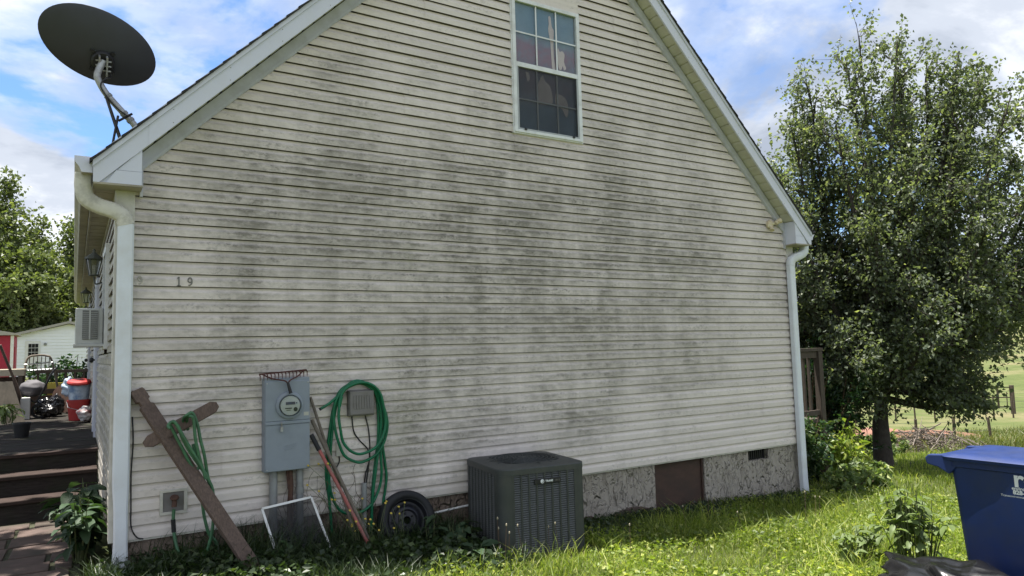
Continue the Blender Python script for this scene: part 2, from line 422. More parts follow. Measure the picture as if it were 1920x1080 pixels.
def leaf_mat(name, c_lo, c_hi, c_bright, trans=0.35, rough=0.42, bright_at=0.86):
    m, t, b = new_mat(name)
    g = t.nodes.new("ShaderNodeNewGeometry")
    r = g.outputs["Random Per Island"]
    c = ramp(t, r, [(0.0, c_lo), (bright_at - 0.06, c_hi), (bright_at, c_bright), (1.0, c_bright)])
    big = noise(t, g.outputs["Position"], 0.9, 3)
    c = mixc(t, ramp(t, big, [(0.35, 0.0), (0.65, 0.45)]), c, tuple(x * 0.6 for x in c_lo))
    t.links.new(c, b.inputs["Base Color"])
    b.inputs["Roughness"].default_value = rough
    b.inputs["Specular IOR Level"].default_value = 0.45
    tl = N(t, "ShaderNodeBsdfTranslucent")
    t.links.new(mixc(t, 1.0, c, (1.5, 1.6, 0.65), 'MULTIPLY'), tl.inputs[0])
    mx = N(t, "ShaderNodeMixShader")
    mx.inputs[0].default_value = trans
    out = t.nodes["Material Output"]
    t.links.new(b.outputs[0], mx.inputs[1])
    t.links.new(tl.outputs[0], mx.inputs[2])
    t.links.new(mx.outputs[0], out.inputs["Surface"])
    return m


MAT['leaf_tree'] = leaf_mat("maple_leaf", (0.085, 0.112, 0.078), (0.16, 0.19, 0.128), (0.25, 0.28, 0.16), 0.48, 0.48, 0.92)
MAT['leaf_far'] = leaf_mat("far_leaf", (0.085, 0.115, 0.045), (0.14, 0.175, 0.065), (0.20, 0.23, 0.09), 0.35, 0.5)
MAT['leaf_bush'] = leaf_mat("bush_leaf", (0.028, 0.062, 0.024), (0.06, 0.115, 0.035), (0.14, 0.19, 0.05), 0.3, 0.38)
MAT['leaf_lime'] = leaf_mat("lime_leaf", (0.13, 0.19, 0.04), (0.24, 0.30, 0.06), (0.36, 0.38, 0.10), 0.45, 0.45)
MAT['leaf_dark'] = leaf_mat("sumac_leaf", (0.014, 0.040, 0.016), (0.030, 0.075, 0.024), (0.05, 0.10, 0.03), 0.3, 0.45)
MAT['leaf_broad'] = leaf_mat("broad_leaf", (0.024, 0.050, 0.024), (0.042, 0.080, 0.034), (0.06, 0.105, 0.04), 0.25, 0.6)
MAT['leaf_weed'] = leaf_mat("weed_leaf", (0.08, 0.13, 0.045), (0.19, 0.25, 0.085), (0.32, 0.36, 0.14), 0.38, 0.55)
MAT['grass'] = leaf_mat("grass_blade", (0.085, 0.135, 0.022), (0.27, 0.345, 0.060), (0.48, 0.50, 0.16), 0.48, 0.5, 0.84)
MAT['weeds'] = leaf_mat("shade_darkened_weed", (0.020, 0.038, 0.014), (0.045, 0.075, 0.024), (0.085, 0.12, 0.04), 0.3, 0.42, 0.9)  # dark weed green, also puts the wall's shade into the grass beside it
MAT['grass_far'] = leaf_mat("meadow_grass", (0.08, 0.105, 0.028), (0.15, 0.175, 0.05), (0.24, 0.21, 0.10), 0.35, 0.5, 0.8)

# lawn soil and distant pasture
m, t, b = new_mat("ground_soil")
P = pos(t)
dist = N(t, "ShaderNodeVectorMath", operation='LENGTH')
t.links.new(P, dist.inputs[0])
near = mixc(t, ramp(t, noise(t, P, 3.0, 7, 0.65), [(0.35, 0), (0.65, 1)]), (0.045, 0.050, 0.022), (0.085, 0.105, 0.03))
fa_ = noise(t, mapping(t, P, (0.05, 0.16, 1)), 1.0, 7, 0.6)
fb_ = noise(t, P, 0.55, 8, 0.7)
fld = ramp(t, mathn(t, 'MULTIPLY_ADD', fb_, 0.45, mathn(t, 'MULTIPLY', fa_, 0.6)), [(0.35, (0.052, 0.072, 0.022)), (0.5, (0.085, 0.105, 0.034)), (0.62, (0.15, 0.138, 0.070))])
far_c = mixc(t, ramp(t, mathn(t, 'MULTIPLY', dist.outputs["Value"], 0.01), [(0.15, 0), (0.24, 1)]), near, fld)
t.links.new(far_c, b.inputs["Base Color"])
b.inputs["Roughness"].default_value = 0.95
b.inputs["Specular IOR Level"].default_value = 0.15
bump(t, b, noise(t, P, 9, 8, 0.75), 0.7, 0.05)
MAT['ground'] = m

# ------------------------------------------------------------------ mesh helpers
ORIGIN = {}


class MB:
    def __init__(self):
        self.v, self.f = [], []

    def add(self, vs, fs):
        o = len(self.v)
        self.v += [tuple(q) for q in vs]
        self.f += [tuple(o + i for i in fc) for fc in fs]
        return self

    def box(self, x0, x1, y0, y1, z0, z1):
        vs = [(x0, y0, z0), (x1, y0, z0), (x1, y1, z0), (x0, y1, z0), (x0, y0, z1), (x1, y0, z1), (x1, y1, z1), (x0, y1, z1)]
        return self.add(vs, [(3, 2, 1, 0), (4, 5, 6, 7), (0, 1, 5, 4), (1, 2, 6, 5), (2, 3, 7, 6), (3, 0, 4, 7)])

    def obox(self, c, ax, ay, az):
        """box by centre and three half-axis vectors"""
        c, ax, ay, az = map(Vector, (c, ax, ay, az))
        vs = [c - ax - ay - az, c + ax - ay - az, c + ax + ay - az, c - ax + ay - az, c - ax - ay + az, c + ax - ay + az, c + ax + ay + az, c - ax + ay + az]
        return self.add(vs, [(3, 2, 1, 0), (4, 5, 6, 7), (0, 1, 5, 4), (1, 2, 6, 5), (2, 3, 7, 6), (3, 0, 4, 7)])

    def bar(self, a, b, wx, wy, up=(0, 0, 1)):
        """rectangular bar from a to b"""
        a, b = Vector(a), Vector(b)
        d = b - a
        up = Vector(up)
        s = d.cross(up)
        if s.length < 1e-6:
            s = d.cross(Vector((1, 0, 0)))
        s.normalize()
        n = s.cross(d).normalized()
        return self.obox((a + b) / 2, s * wx / 2, d / 2, n * wy / 2)

    def prism(self, poly, a0, a1, axis='y'):
        """poly of 2-D points; axis y: (x,z) swept in y; axis x: (y,z); axis z: (x,y)"""
        n = len(poly)

        def pt(p, a):
            return {'y': (p[0], a, p[1]), 'x': (a, p[0], p[1]), 'z': (p[0], p[1], a)}[axis]
        vs = [pt(p, a0) for p in poly] + [pt(p, a1) for p in poly]
        fs = [tuple(range(n))[::-1], tuple(range(n, 2 * n))] + [(i, (i + 1) % n, n + (i + 1) % n, n + i) for i in range(n)]
        return self.add(vs, fs)

    def tube(self, pts, r, n=8, cap=True, squash=None):
        pts = [Vector(p) for p in pts]
        rs = r if isinstance(r, (list, tuple)) else [r] * len(pts)
        prev = None
        rings = []
        for i, p in enumerate(pts):
            d = (pts[min(i + 1, len(pts) - 1)] - pts[max(i - 1, 0)])
            if d.length < 1e-9:
                d = Vector((0, 0, 1))
            d.normalize()
            if prev is None:
                prev = d.orthogonal().normalized()
            prev = (prev - d * prev.dot(d))
            if prev.length < 1e-6:
                prev = d.orthogonal()
            prev.normalize()
            q = d.cross(prev)
            rings.append([p + (prev * math.cos(2 * PI * k / n) + q * math.sin(2 * PI * k / n)) * rs[i] for k in range(n)])
        vs = [v for rg in rings for v in rg]
        fs = []
        for i in range(len(rings) - 1):
            for k in range(n):
                fs.append((i * n + k, i * n + (k + 1) % n, (i + 1) * n + (k + 1) % n, (i + 1) * n + k))
        if cap:
            fs.append(tuple(range(n))[::-1])
            fs.append(tuple((len(rings) - 1) * n + k for k in range(n)))
        return self.add(vs, fs)

    def lathe(self, prof, c=(0, 0, 0), axis=(0, 0, 1), n=24, sx=1.0, xdir=None):
        """prof: (radius, height) pairs turned about axis through c"""
        c, ax = Vector(c), Vector(axis).normalized()
        e1 = Vector(xdir).normalized() if xdir else ax.orthogonal().normalized()
        e1 = (e1 - ax * e1.dot(ax)).normalized()
        e2 = ax.cross(e1)
        vs = []
        for r, h in prof:
            for k in range(n):
                a = 2 * PI * k / n
                vs.append(c + ax * h + e1 * (math.cos(a) * r) + e2 * (math.sin(a) * r * sx))
        fs = []
        for i in range(len(prof) - 1):
            for k in range(n):
                fs.append((i * n + k, i * n + (k + 1) % n, (i + 1) * n + (k + 1) % n, (i + 1) * n + k))
        return self.add(vs, fs)

    def build(self, name, mat, parent=None, smooth=False, bevel=0.0, kind=None, label=None, loc=None):
        me = bpy.data.meshes.new(name)
        o = ORIGIN.get(parent.name, Vector((0, 0, 0))) if parent else (Vector(loc) if loc else Vector((0, 0, 0)))
        me.from_pydata([(x - o.x, y - o.y, z - o.z) for x, y, z in self.v], [], self.f)
        me.update()
        ob = bpy.data.objects.new(name, me)
        COL.objects.link(ob)
        me.materials.append(MAT[mat] if isinstance(mat, str) else mat)
        if smooth:
            me.polygons.foreach_set("use_smooth", [True] * len(me.polygons))
            try:
                me.set_sharp_from_angle(angle=math.radians(smooth if smooth is not True else 40))
            except Exception:
                pass
        if bevel:
            md = ob.modifiers.new("bevel", 'BEVEL')
            md.width = bevel
            md.segments = 2
            md.limit_method = 'ANGLE'
            md.angle_limit = math.radians(40)
        if parent:
            ob.parent = parent
        else:
            ob.location = o
        ORIGIN[ob.name] = o
        if kind:
            ob["kind"] = kind
        if label:
            ob["label"] = label
        return ob


def thing(name, label, cat, loc=(0, 0, 0), group=None):
    e = bpy.data.objects.new(name, None)
    e.empty_display_size = 0.2
    COL.objects.link(e)
    e.location = loc
    ORIGIN[e.name] = Vector(loc)
    e["label"] = label
    e["category"] = cat
    if group:
        e["group"] = group
    return e


def tag(o, label, cat, group=None):
    o["label"] = label
    o["category"] = cat
    if group:
        o["group"] = group
    return o


def mesh_np(name, V, F, mat, parent=None, kind=None, smooth=False, loc=None):
    V = np.asarray(V, np.float32).reshape(-1, 3)
    F = np.asarray(F, np.int32)
    o = ORIGIN.get(parent.name, Vector((0, 0, 0))) if parent else (Vector(loc) if loc else Vector((0, 0, 0)))
    V = V - np.array(o, np.float32)
    me = bpy.data.meshes.new(name)
    k = F.shape[1]
    me.vertices.add(len(V))
    me.vertices.foreach_set("co", V.ravel())
    me.loops.add(F.size)
    me.loops.foreach_set("vertex_index", F.ravel())
    me.polygons.add(len(F))
    me.polygons.foreach_set("loop_start", np.arange(0, F.size, k, dtype=np.int32))
    me.polygons.foreach_set("loop_total", np.full(len(F), k, np.int32))
    me.polygons.foreach_set("use_smooth", np.full(len(F), smooth))
    me.update(calc_edges=True)
    me.validate()
    ob = bpy.data.objects.new(name, me)
    COL.objects.link(ob)
    me.materials.append(MAT[mat])
    if parent:
        ob.parent = parent
    else:
        ob.location = o
    ORIGIN[ob.name] = o
    if kind:
        ob["kind"] = kind
    return ob


def interp(x, xs, ys):
    return float(np.interp(x, xs, ys))


def spline(pts, n=10):
    """Catmull-Rom through control points"""
    P = [Vector(p) for p in pts]
    P = [P[0] * 2 - P[1]] + P + [P[-1] * 2 - P[-2]]
    out = []
    for i in range(1, len(P) - 2):
        a, b, c, d = P[i - 1:i + 3]
        for k in range(n):
            t = k / n
            out.append(0.5 * ((2 * b) + (c - a) * t + (2 * a - 5 * b + 4 * c - d) * t * t + (3 * b - a - 3 * c + d) * t ** 3))
    out.append(P[-2])
    return out


def unit(v):
    return v / (np.linalg.norm(v, axis=-1, keepdims=True) + 1e-9)


def leaves_np(P, D, L, Wd, droop=0.0, fold=0.25, r=None):
    """diamond leaves folded along the midrib: base points P, directions D, lengths L, widths"""
    r = r or rng
    n = len(P)
    D = unit(D)
    rnd = unit(r.normal(size=(n, 3)) + np.array([0, 0, 0.6]))
    S = unit(np.cross(D, rnd))
    Nn = np.cross(S, D)
    L = np.asarray(L).reshape(-1, 1)
    Wd = np.asarray(Wd).reshape(-1, 1)
    tip = P + D * L + np.array([0, 0, -1.0]) * droop * L
    mid = P + D * L * 0.45
    l = mid + S * Wd / 2 + Nn * Wd * fold
    rr = mid - S * Wd / 2 + Nn * Wd * fold
    V = np.stack([P, rr, tip, l], 1).reshape(-1, 3)
    i = np.arange(n)[:, None] * 4
    F = np.concatenate([i + np.array([[0, 1, 2]]), i + np.array([[0, 2, 3]])], 0)
    return V, F


# ------------------------------------------------------------------ terrain
def zwall(x):
    return np.interp(x, [-6, -0.5, 0.2, 4.3, 8.0, 12.5, 30], [-0.24, -0.24, -0.24, -0.50, -0.66, -0.95, -1.6])


PD = [-40, 0, 5, 8, 13.4, 20, 26, 36, 46, 60, 80, 110, 150, 220, 420, 900]
PZ = [-0.3, -0.35, -0.45, -0.62, -1.0, -1.7, -2.45, -3.35, -4.0, -4.3, -3.9, -3.0, -1.9, 1.5, 14, 24]


def ground_z(x, y):
    x = np.asarray(x, float)
    y = np.asarray(y, float)
    a = zwall(x) + np.clip((y - 12) * 0.018, 0, 2.2)
    d = (x - CAM.x) * FWD.x + (y - CAM.y) * FWD.y
    p = np.interp(d, PD, PZ)
    wgt = np.clip((x - 9.0 - 0.15 * np.clip(y, 0, 60)) / 6.0, 0, 1)
    wgt = wgt * wgt * (3 - 2 * wgt)
    und = 0.10 * np.sin(x * 0.21 + 1.3) * np.cos(y * 0.17) * np.clip((np.hypot(x, y) - 16) / 20, 0, 1)
    return a * (1 - wgt) + p * wgt + und


def gz(x, y):
    return float(ground_z(x, y))


def axis_pts(lo, hi, c0, c1, fine, grow=1.18):
    out = list(np.arange(c0, c1 + 1e-6, fine))
    s = fine
    while out[-1] < hi:
        s *= grow
        out.append(out[-1] + s)
    s = fine
    while out[0] > lo:
        s *= grow
        out.insert(0, out[0] - s)
    return np.array(out)


gx = axis_pts(-900, 900, -2, 16, 0.35)
gy = axis_pts(-900, 900, -6, 6, 0.35)
GX, GY = np.meshgrid(gx, gy, indexing='ij')
GZ = ground_z(GX, GY) + 0.012 * np.sin(GX * 3.1) * np.cos(GY * 2.7)
V = np.stack([GX, GY, GZ], -1).reshape(-1, 3)
nx, ny = len(gx), len(gy)
I = (np.arange(nx - 1)[:, None] * ny + np.arange(ny - 1)[None, :]).ravel()
F = np.stack([I, I + ny, I + ny + 1, I + 1], 1)
g = mesh_np("ground", V, F, 'ground', kind="structure", smooth=True)
g["label"] = "lawn and pasture ground sloping away behind the house"

# ------------------------------------------------------------------ house
W = 7.9426           # siding width between the corner posts
RS = 1.0045          # roof slope
A0 = 2.79            # height of the frieze's lower edge at the corner
XL, XR = -0.095, W + 0.095
YB = 14.0            # depth of the house
RIDGE = W / 2
OV = 0.22            # rake overhang
house = thing("house", "cream vinyl-sided gable house with mildew-streaked end wall", "house", (RIDGE, 6, -0.6))


def xlim(z, a=A0 + 0.06):
    """siding's left and right ends at height z"""
    d = max(0.0, (z - a) / RS)
    return d, W - d


# core of the walls
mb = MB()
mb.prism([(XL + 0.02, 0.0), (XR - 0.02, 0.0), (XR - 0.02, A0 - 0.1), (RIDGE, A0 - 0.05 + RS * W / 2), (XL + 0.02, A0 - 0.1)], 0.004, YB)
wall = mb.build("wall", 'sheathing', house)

# window opening in the gable
WX0, WX1, WZ0, WZ1 = 3.55, 4.455, 3.66, 5.16


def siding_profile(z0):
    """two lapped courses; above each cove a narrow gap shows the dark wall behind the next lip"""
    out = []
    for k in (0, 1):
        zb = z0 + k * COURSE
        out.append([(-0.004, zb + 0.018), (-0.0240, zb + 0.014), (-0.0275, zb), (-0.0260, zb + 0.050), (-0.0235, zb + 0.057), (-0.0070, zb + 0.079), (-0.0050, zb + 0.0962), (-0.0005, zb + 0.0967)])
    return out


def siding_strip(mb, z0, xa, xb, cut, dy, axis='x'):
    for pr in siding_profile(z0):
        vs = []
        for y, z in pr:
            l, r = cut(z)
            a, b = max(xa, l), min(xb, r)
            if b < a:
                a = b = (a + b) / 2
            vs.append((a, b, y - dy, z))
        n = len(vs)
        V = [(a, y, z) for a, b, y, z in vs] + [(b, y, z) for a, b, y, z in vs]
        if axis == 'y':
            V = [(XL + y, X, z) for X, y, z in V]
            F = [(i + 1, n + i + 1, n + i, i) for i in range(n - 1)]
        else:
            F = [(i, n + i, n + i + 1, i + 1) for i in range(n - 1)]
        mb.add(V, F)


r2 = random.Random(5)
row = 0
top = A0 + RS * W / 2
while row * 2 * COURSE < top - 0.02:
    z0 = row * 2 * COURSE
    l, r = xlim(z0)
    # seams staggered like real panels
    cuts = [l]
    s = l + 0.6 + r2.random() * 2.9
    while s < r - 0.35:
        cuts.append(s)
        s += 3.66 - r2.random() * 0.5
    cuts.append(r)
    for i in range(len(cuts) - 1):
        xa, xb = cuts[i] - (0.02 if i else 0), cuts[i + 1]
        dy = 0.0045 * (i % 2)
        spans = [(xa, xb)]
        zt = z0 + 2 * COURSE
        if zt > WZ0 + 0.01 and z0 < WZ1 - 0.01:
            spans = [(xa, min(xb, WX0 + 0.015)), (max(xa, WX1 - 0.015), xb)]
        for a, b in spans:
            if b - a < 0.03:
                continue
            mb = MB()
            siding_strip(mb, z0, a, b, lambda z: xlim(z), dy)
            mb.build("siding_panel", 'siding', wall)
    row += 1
zz_ = 26 * 2 * COURSE
MB().box(WX0 - 0.01, WX1 + 0.01, -0.0265, -0.001, WZ1, zz_ + 0.012).build("siding_panel", 'siding', wall)

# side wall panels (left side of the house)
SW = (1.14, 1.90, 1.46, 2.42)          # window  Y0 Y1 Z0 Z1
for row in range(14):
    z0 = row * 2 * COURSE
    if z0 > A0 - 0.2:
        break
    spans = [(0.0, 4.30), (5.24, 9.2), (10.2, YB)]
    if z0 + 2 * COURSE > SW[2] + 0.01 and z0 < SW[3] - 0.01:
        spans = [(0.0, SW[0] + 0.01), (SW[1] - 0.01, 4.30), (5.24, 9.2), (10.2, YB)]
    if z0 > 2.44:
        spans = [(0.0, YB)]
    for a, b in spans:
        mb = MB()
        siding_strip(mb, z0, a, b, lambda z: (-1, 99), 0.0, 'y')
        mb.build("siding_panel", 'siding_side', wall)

# corner posts
for sx, nm in ((0, 'l'), (1, 'r')):
    mb = MB()
    if sx == 0:
        mb.prism([(XL - 0.034, -0.034), (0.006, -0.034), (0.006, 0.0), (XL + 0.002, 0.0), (XL + 0.002, 0.10), (XL - 0.034, 0.10)], -0.005, A0 - 0.06, 'z')
    else:
        mb.prism([(XR + 0.034, -0.034), (XR + 0.034, 0.10), (XR - 0.002, 0.10), (XR - 0.002, 0.0), (W - 0.006, 0.0), (W - 0.006, -0.034)], -0.005, A0 - 0.06, 'z')
    mb.build("corner_post", 'post', house, bevel=0.004)

# foundation
mb = MB()
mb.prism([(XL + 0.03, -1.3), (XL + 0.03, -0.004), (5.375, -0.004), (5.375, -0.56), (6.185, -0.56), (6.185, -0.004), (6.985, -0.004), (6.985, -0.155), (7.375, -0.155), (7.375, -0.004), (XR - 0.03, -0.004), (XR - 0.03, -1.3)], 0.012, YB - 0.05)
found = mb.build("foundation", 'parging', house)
# a rough footing course that shows under the parging
mb = MB()
xs = np.linspace(2.4, 6.0, 26)
topz = [zwall(x) - 0.005 + 0.03 * math.sin(x * 9) + (0.05 if 4.6 < x < 5.3 else 0) + 0.02 * r2.random() for x in xs]
poly = [(xs[0], -1.2)] + list(zip(xs, topz)) + [(xs[-1], -1.2)]
mb.prism(poly, -0.02, 0.02)
mb.build("footing", 'rust' if False else 'paver', house)
# crawl-space hatch
mb = MB()
mb.box(5.40, 6.16, 0.05, 0.07, -0.545, -0.01)
h = mb.build("access_hatch", 'maroon', house)
mb = MB()
for a in ((5.38, 5.402, -0.555, 0.0), (6.158, 6.182, -0.555, 0.0)):
    mb.box(a[0], a[1], 0.03, 0.09, a[2], a[3])
mb.box(5.402, 6.158, 0.03, 0.09, -0.558, -0.546)
mb.build("hatch_frame", 'maroon', h)
# foundation vent
mb = MB()
mb.box(6.99, 7.37, 0.085, 0.10, -0.152, -0.006)
vent = mb.build("foundation_vent", 'dark', house)
for i in range(9):
    mb = MB()
    x = 7.02 + i * 0.04
    mb.box(x - 0.006, x + 0.006, 0.055, 0.07, -0.15, -0.008)
    mb.build("slat", 'black_metal', vent)

# starter strip under the lowest panel
mb = MB()
mb.box(0.0, W, -0.018, 0.010, -0.018, 0.004)
mb.build("starter_strip", 'post', house)


# ---- roof: deck, shingles, rake boards, soffits
def rz(x, a):
    """height of the rake line with offset a at x"""
    return a + RS * min(x, W - x)


XE = -0.285          # eave end of the rake
mb = MB()
aT = 3.125
mb.prism([(XE, rz(XE, aT)), (RIDGE, rz(RIDGE, aT)), (W - XE, rz(XE, aT)), (W - XE, rz(XE, aT) - 0.03), (RIDGE, rz(RIDGE, aT) - 0.06), (XE, rz(XE, aT) - 0.03)], -OV + 0.012, YB + 0.2)
roof = mb.build("roof", 'sheathing', house)
ns = 42
run = RIDGE - XE + 0.02
for side in (0, 1):
    for i in range(ns):
        x0 = XE - 0.025 + run * i / ns
        x1 = XE - 0.025 + run * (i + 1.35) / ns
        x1 = min(x1, RIDGE + 0.02)
        za, zb = rz(x0, aT) + 0.030, rz(x1, aT) + 0.008
        pts = [(x0, za), (x1, zb), (x1, zb - 0.007), (x0, za - 0.026)]
        if side:
            pts = [(W - x, z) for x, z in pts][::-1]
        mb = MB()
        j = r2.random() * 0.012
        mb.prism(pts, -OV - 0.030 - j, YB + 0.22)
        mb.build("shingle", 'shingle', roof)

for side in (0, 1):
    def fx(pts):
        return pts if side == 0 else [(W - x, z) for x, z in pts][::-1]
    # frieze board on the wall
    mb = MB()
    mb.prism(fx([(0.03, rz(0.03, A0)), (RIDGE, rz(RIDGE, A0)), (RIDGE, rz(RIDGE, 2.935)), (0.03, rz(0.03, 2.935))]), -0.044, -0.001)
    mb.build("frieze_board", 'frieze', house)
    mb = MB()
    mb.prism(fx([(0.03, rz(0.03, A0 + 0.012)), (RIDGE, rz(RIDGE, A0 + 0.012)), (RIDGE, rz(RIDGE, A0 + 0.035)), (0.03, rz(0.03, A0 + 0.035))]), -0.052, -0.042)
    mb.build("frieze_bead", 'frieze', house)
    # lower rake fascia, two lengths with a lapped joint
    zb = 2.68
    mb = MB()
    xj = 0.10
    mb.prism(fx([(XE, zb + 0.0), (zb - 2.925 + 0.0, zb), (xj, rz(xj, 2.925)), (xj, rz(xj, 3.085)), (XE, rz(XE, 3.085))]), -OV - 0.002, -OV + 0.018)
    mb.build("fascia_board", 'white_metal', house)
    mb = MB()
    mb.prism(fx([(xj - 0.02, rz(xj - 0.02, 2.923)), (RIDGE, rz(RIDGE, 2.923)), (RIDGE, rz(RIDGE, 3.086)), (xj - 0.02, rz(xj - 0.02, 3.086))]), -OV - 0.006, -OV + 0.016)
    mb.build("fascia_board", 'white_metal', house)
    for i in range(9):
        x_ = 0.25 + i * 0.42
        for a_ in (2.955, 3.06):
            p_ = fx([(x_, rz(x_, a_))])[0]
            MB().lathe([(0.0, 0.0015), (0.004, 0.001), (0.0045, 0.0)], (p_[0], -OV - 0.006, p_[1]), (0, -1, 0), 6).build("nail_head", 'pvc', house)
    # upper rake trim
    mb = MB()
    mb.prism(fx([(XE - 0.004, rz(XE, 3.080)), (RIDGE, rz(RIDGE, 3.080)), (RIDGE, rz(RIDGE, 3.150)), (XE - 0.004, rz(XE, 3.150))]), -OV - 0.020, -OV + 0.02)
    mb.build("rake_trim", 'white_metal', house)
    # rake soffit panels
    mb = MB()
    mb.prism(fx([(0.0, rz(0.0, 2.962)), (RIDGE, rz(RIDGE, 2.962)), (RIDGE, rz(RIDGE, 2.972)), (0.0, rz(0.0, 2.972))]), -OV, 0.0)
    sof = mb.build("soffit", 'soffit', house)
    n = 40
    for i in range(n):
        xa = 0.04 + (RIDGE - 0.06) * i / n
        xb = 0.04 + (RIDGE - 0.06) * (i + 1) / n - 0.006
        mb = MB()
        k = 0.012
        mb.prism(fx([(xa, rz(xa, 2.944 + k)), (xa + 0.012, rz(xa + 0.012, 2.944)), (xb - 0.008, rz(xb - 0.008, 2.944)), (xb, rz(xb, 2.944 + k)), (xb, rz(xb, 2.966)), (xa, rz(xa, 2.966))]), -OV + 0.014, -0.045)
        mb.build("soffit_panel", 'soffit', sof)
    # boxed eave return
    mb = MB()
    mb.prism(fx([(XE + 0.02, zb + 0.004), (0.035, zb + 0.004), (0.035, rz(0.035, 2.95)), (XE + 0.02, rz(XE + 0.02, 2.95))]), -OV + 0.020, 0.0)
    ret = mb.build("eave_return", 'white_metal', house)
    mb = MB()
    mb.prism(fx([(-0.20, zb), (0.037, zb), (0.037, zb + 0.105), (-0.135, zb + 0.105)]), -OV + 0.006, -OV + 0.022)
    mb.build("return_panel", 'white_metal', ret)
    mb = MB()
    mb.prism(fx([(-0.125, zb + 0.108), (0.037, zb + 0.108), (0.037, rz(0.037, 2.93))]), -OV + 0.008, -OV + 0.022)
    mb.build("return_panel", 'white_metal', ret)
    mb = MB()
    mb.prism(fx([(0.036, zb - 0.05), (0.058, zb - 0.05), (0.058, rz(0.05, 2.86)), (0.036, rz(0.036, 2.90))]), -0.05, -0.001)
    mb.build("return_trim", 'frieze', ret)
    mb = MB()
    mb.prism(fx([(XE + 0.004, zb - 0.012), (0.045, zb - 0.012), (0.045, zb + 0.003), (XE + 0.004, zb + 0.003)]), -OV + 0.002, -0.002)
    mb.build("return_sill", 'eave', ret)
    # eave along the side: fascia, soffit panels
    mb = MB()
    mb.prism(fx([(XE + 0.002, 2.69), (XE + 0.022, 2.69), (XE + 0.022, rz(XE, 3.10)), (XE + 0.002, rz(XE, 3.10))]), 0.0, YB + 0.2)
    mb.build("eave_fascia", 'eave', house)
    mb = MB()
    mb.prism(fx([(XE + 0.022, 2.712), (XL + 0.03, 2.712), (XL + 0.03, 2.722), (XE + 0.022, 2.722)]), 0.0, YB + 0.2)
    es = mb.build("eave_soffit", 'eave', house)
    if side == 0:
        for i in range(60):
            mb = MB()
            ya = 0.01 + i * 0.235
            mb.prism([(XE + 0.024, 2.696), (XL - 0.018, 2.696), (XL - 0.018, 2.711), (XE + 0.024, 2.711)], ya, ya + 0.215)
            mb.build("soffit_panel", 'eave', es)
        mb = MB()
        mb.box(XL - 0.03, XL + 0.0, 0.10, YB, 2.64, 2.695)
        mb.build("frieze_board", 'eave', house)

    # K-style gutter
    def gutter_prof():
        x1 = XE - 0.002
        return [(x1, 2.752), (x1 - 0.070, 2.752), (x1 - 0.085, 2.79), (x1 - 0.112, 2.825), (x1 - 0.118, 2.872), (x1 - 0.105, 2.872), (x1 - 0.100, 2.83), (x1 - 0.073, 2.795), (x1 - 0.060, 2.764), (x1 - 0.010, 2.764), (x1 - 0.010, 2.872), (x1, 2.872)]
    mb = MB()
    pr = gutter_prof()
    n = len(pr)
    pp = fx(pr)
    vs = [(x, -0.185, z) for x, z in pp] + [(x, YB + 0.2, z) for x, z in pp]
    mb.add(vs, [(i, (i + 1) % n, n + (i + 1) % n, n + i) for i in range(n)])
    gut = mb.build("gutter", 'eave' if side == 0 else 'white_metal', house)
    mb = MB()
    mb.prism(fx([pr[0], pr[1], pr[2], pr[3], pr[4], pr[11]]), -0.192, -0.184)
    mb.build("end_cap", 'white_metal', gut)

# ---- left downspout with ribbed S elbow


def rect_sweep(mb, path, wx, wy, rib=0.0):
    """sweep a rounded rectangular section (wide in x) along path lying mostly in the xz plane"""
    P = [Vector(p) for p in path]
    rings = []
    for i, p in enumerate(P):
        d = (P[min(i + 1, len(P) - 1)] - P[max(i - 1, 0)]).normalized()
        s = Vector((0, 1, 0)).cross(d)
        if s.length < 1e-4:
            s = Vector((1, 0, 0))
        s.normalize()
        q = d.cross(s).normalized()
        k = 1.0 + (rib if i % 2 else 0.0)
        a, b2, c = wx / 2 * k, wy / 2 * k, 0.012
        sec = [(-a + c, -b2), (a - c, -b2), (a, -b2 + c), (a, b2 - c), (a - c, b2), (-a + c, b2), (-a, b2 - c), (-a, -b2 + c)]
        rings.append([p + s * u + q * v for u, v in sec])
    n = 8
    vs = [v for r in rings for v in r]
    fs = []
    for i in range(len(rings) - 1):
        for k in range(n):
            fs.append((i * n + k, i * n + (k + 1) % n, (i + 1) * n + (k + 1) % n, (i + 1) * n + k))
    fs.append(tuple(range(n))[::-1])
    fs.append(tuple((len(rings) - 1) * n + k for k in range(n)))
    mb.add(vs, fs)


mb = MB()
path = [(-0.057, -0.072, z) for z in (2.40, 1.6, 0.9, 0.42)] + [(-0.055, -0.069, 0.24), (-0.053, -0.080, 0.10), (-0.052, -0.074, 0.02), (-0.052, -0.074, -0.26)]
rect_sweep(mb, path, 0.110, 0.078)
# crumpled stretch near the foot
mb2 = MB()
mb2.v, mb2.f = mb.v, mb.f
for i, (x, y, z) in enumerate(mb2.v):
    if 0.0 < z < 0.26:
        mb2.v[i] = (x + (0.010 if x < -0.06 else -0.007), y + (0.013 if y < -0.08 else 0), z)
sp = mb2.build("downspout", 'spout', house, smooth=35, label="white left downspout, dented near its foot")
mb = MB()
ctrl = [(-0.345, -0.075, 2.765), (-0.345, -0.075, 2.66), (-0.318, -0.075, 2.575), (-0.235, -0.075, 2.525), (-0.145, -0.075, 2.498), (-0.078, -0.073, 2.455), (-0.057, -0.072, 2.39)]
rect_sweep(mb, spline(ctrl, 9), 0.112, 0.082, 0.025)
mb.build("elbow", 'elbow', sp, smooth=50)
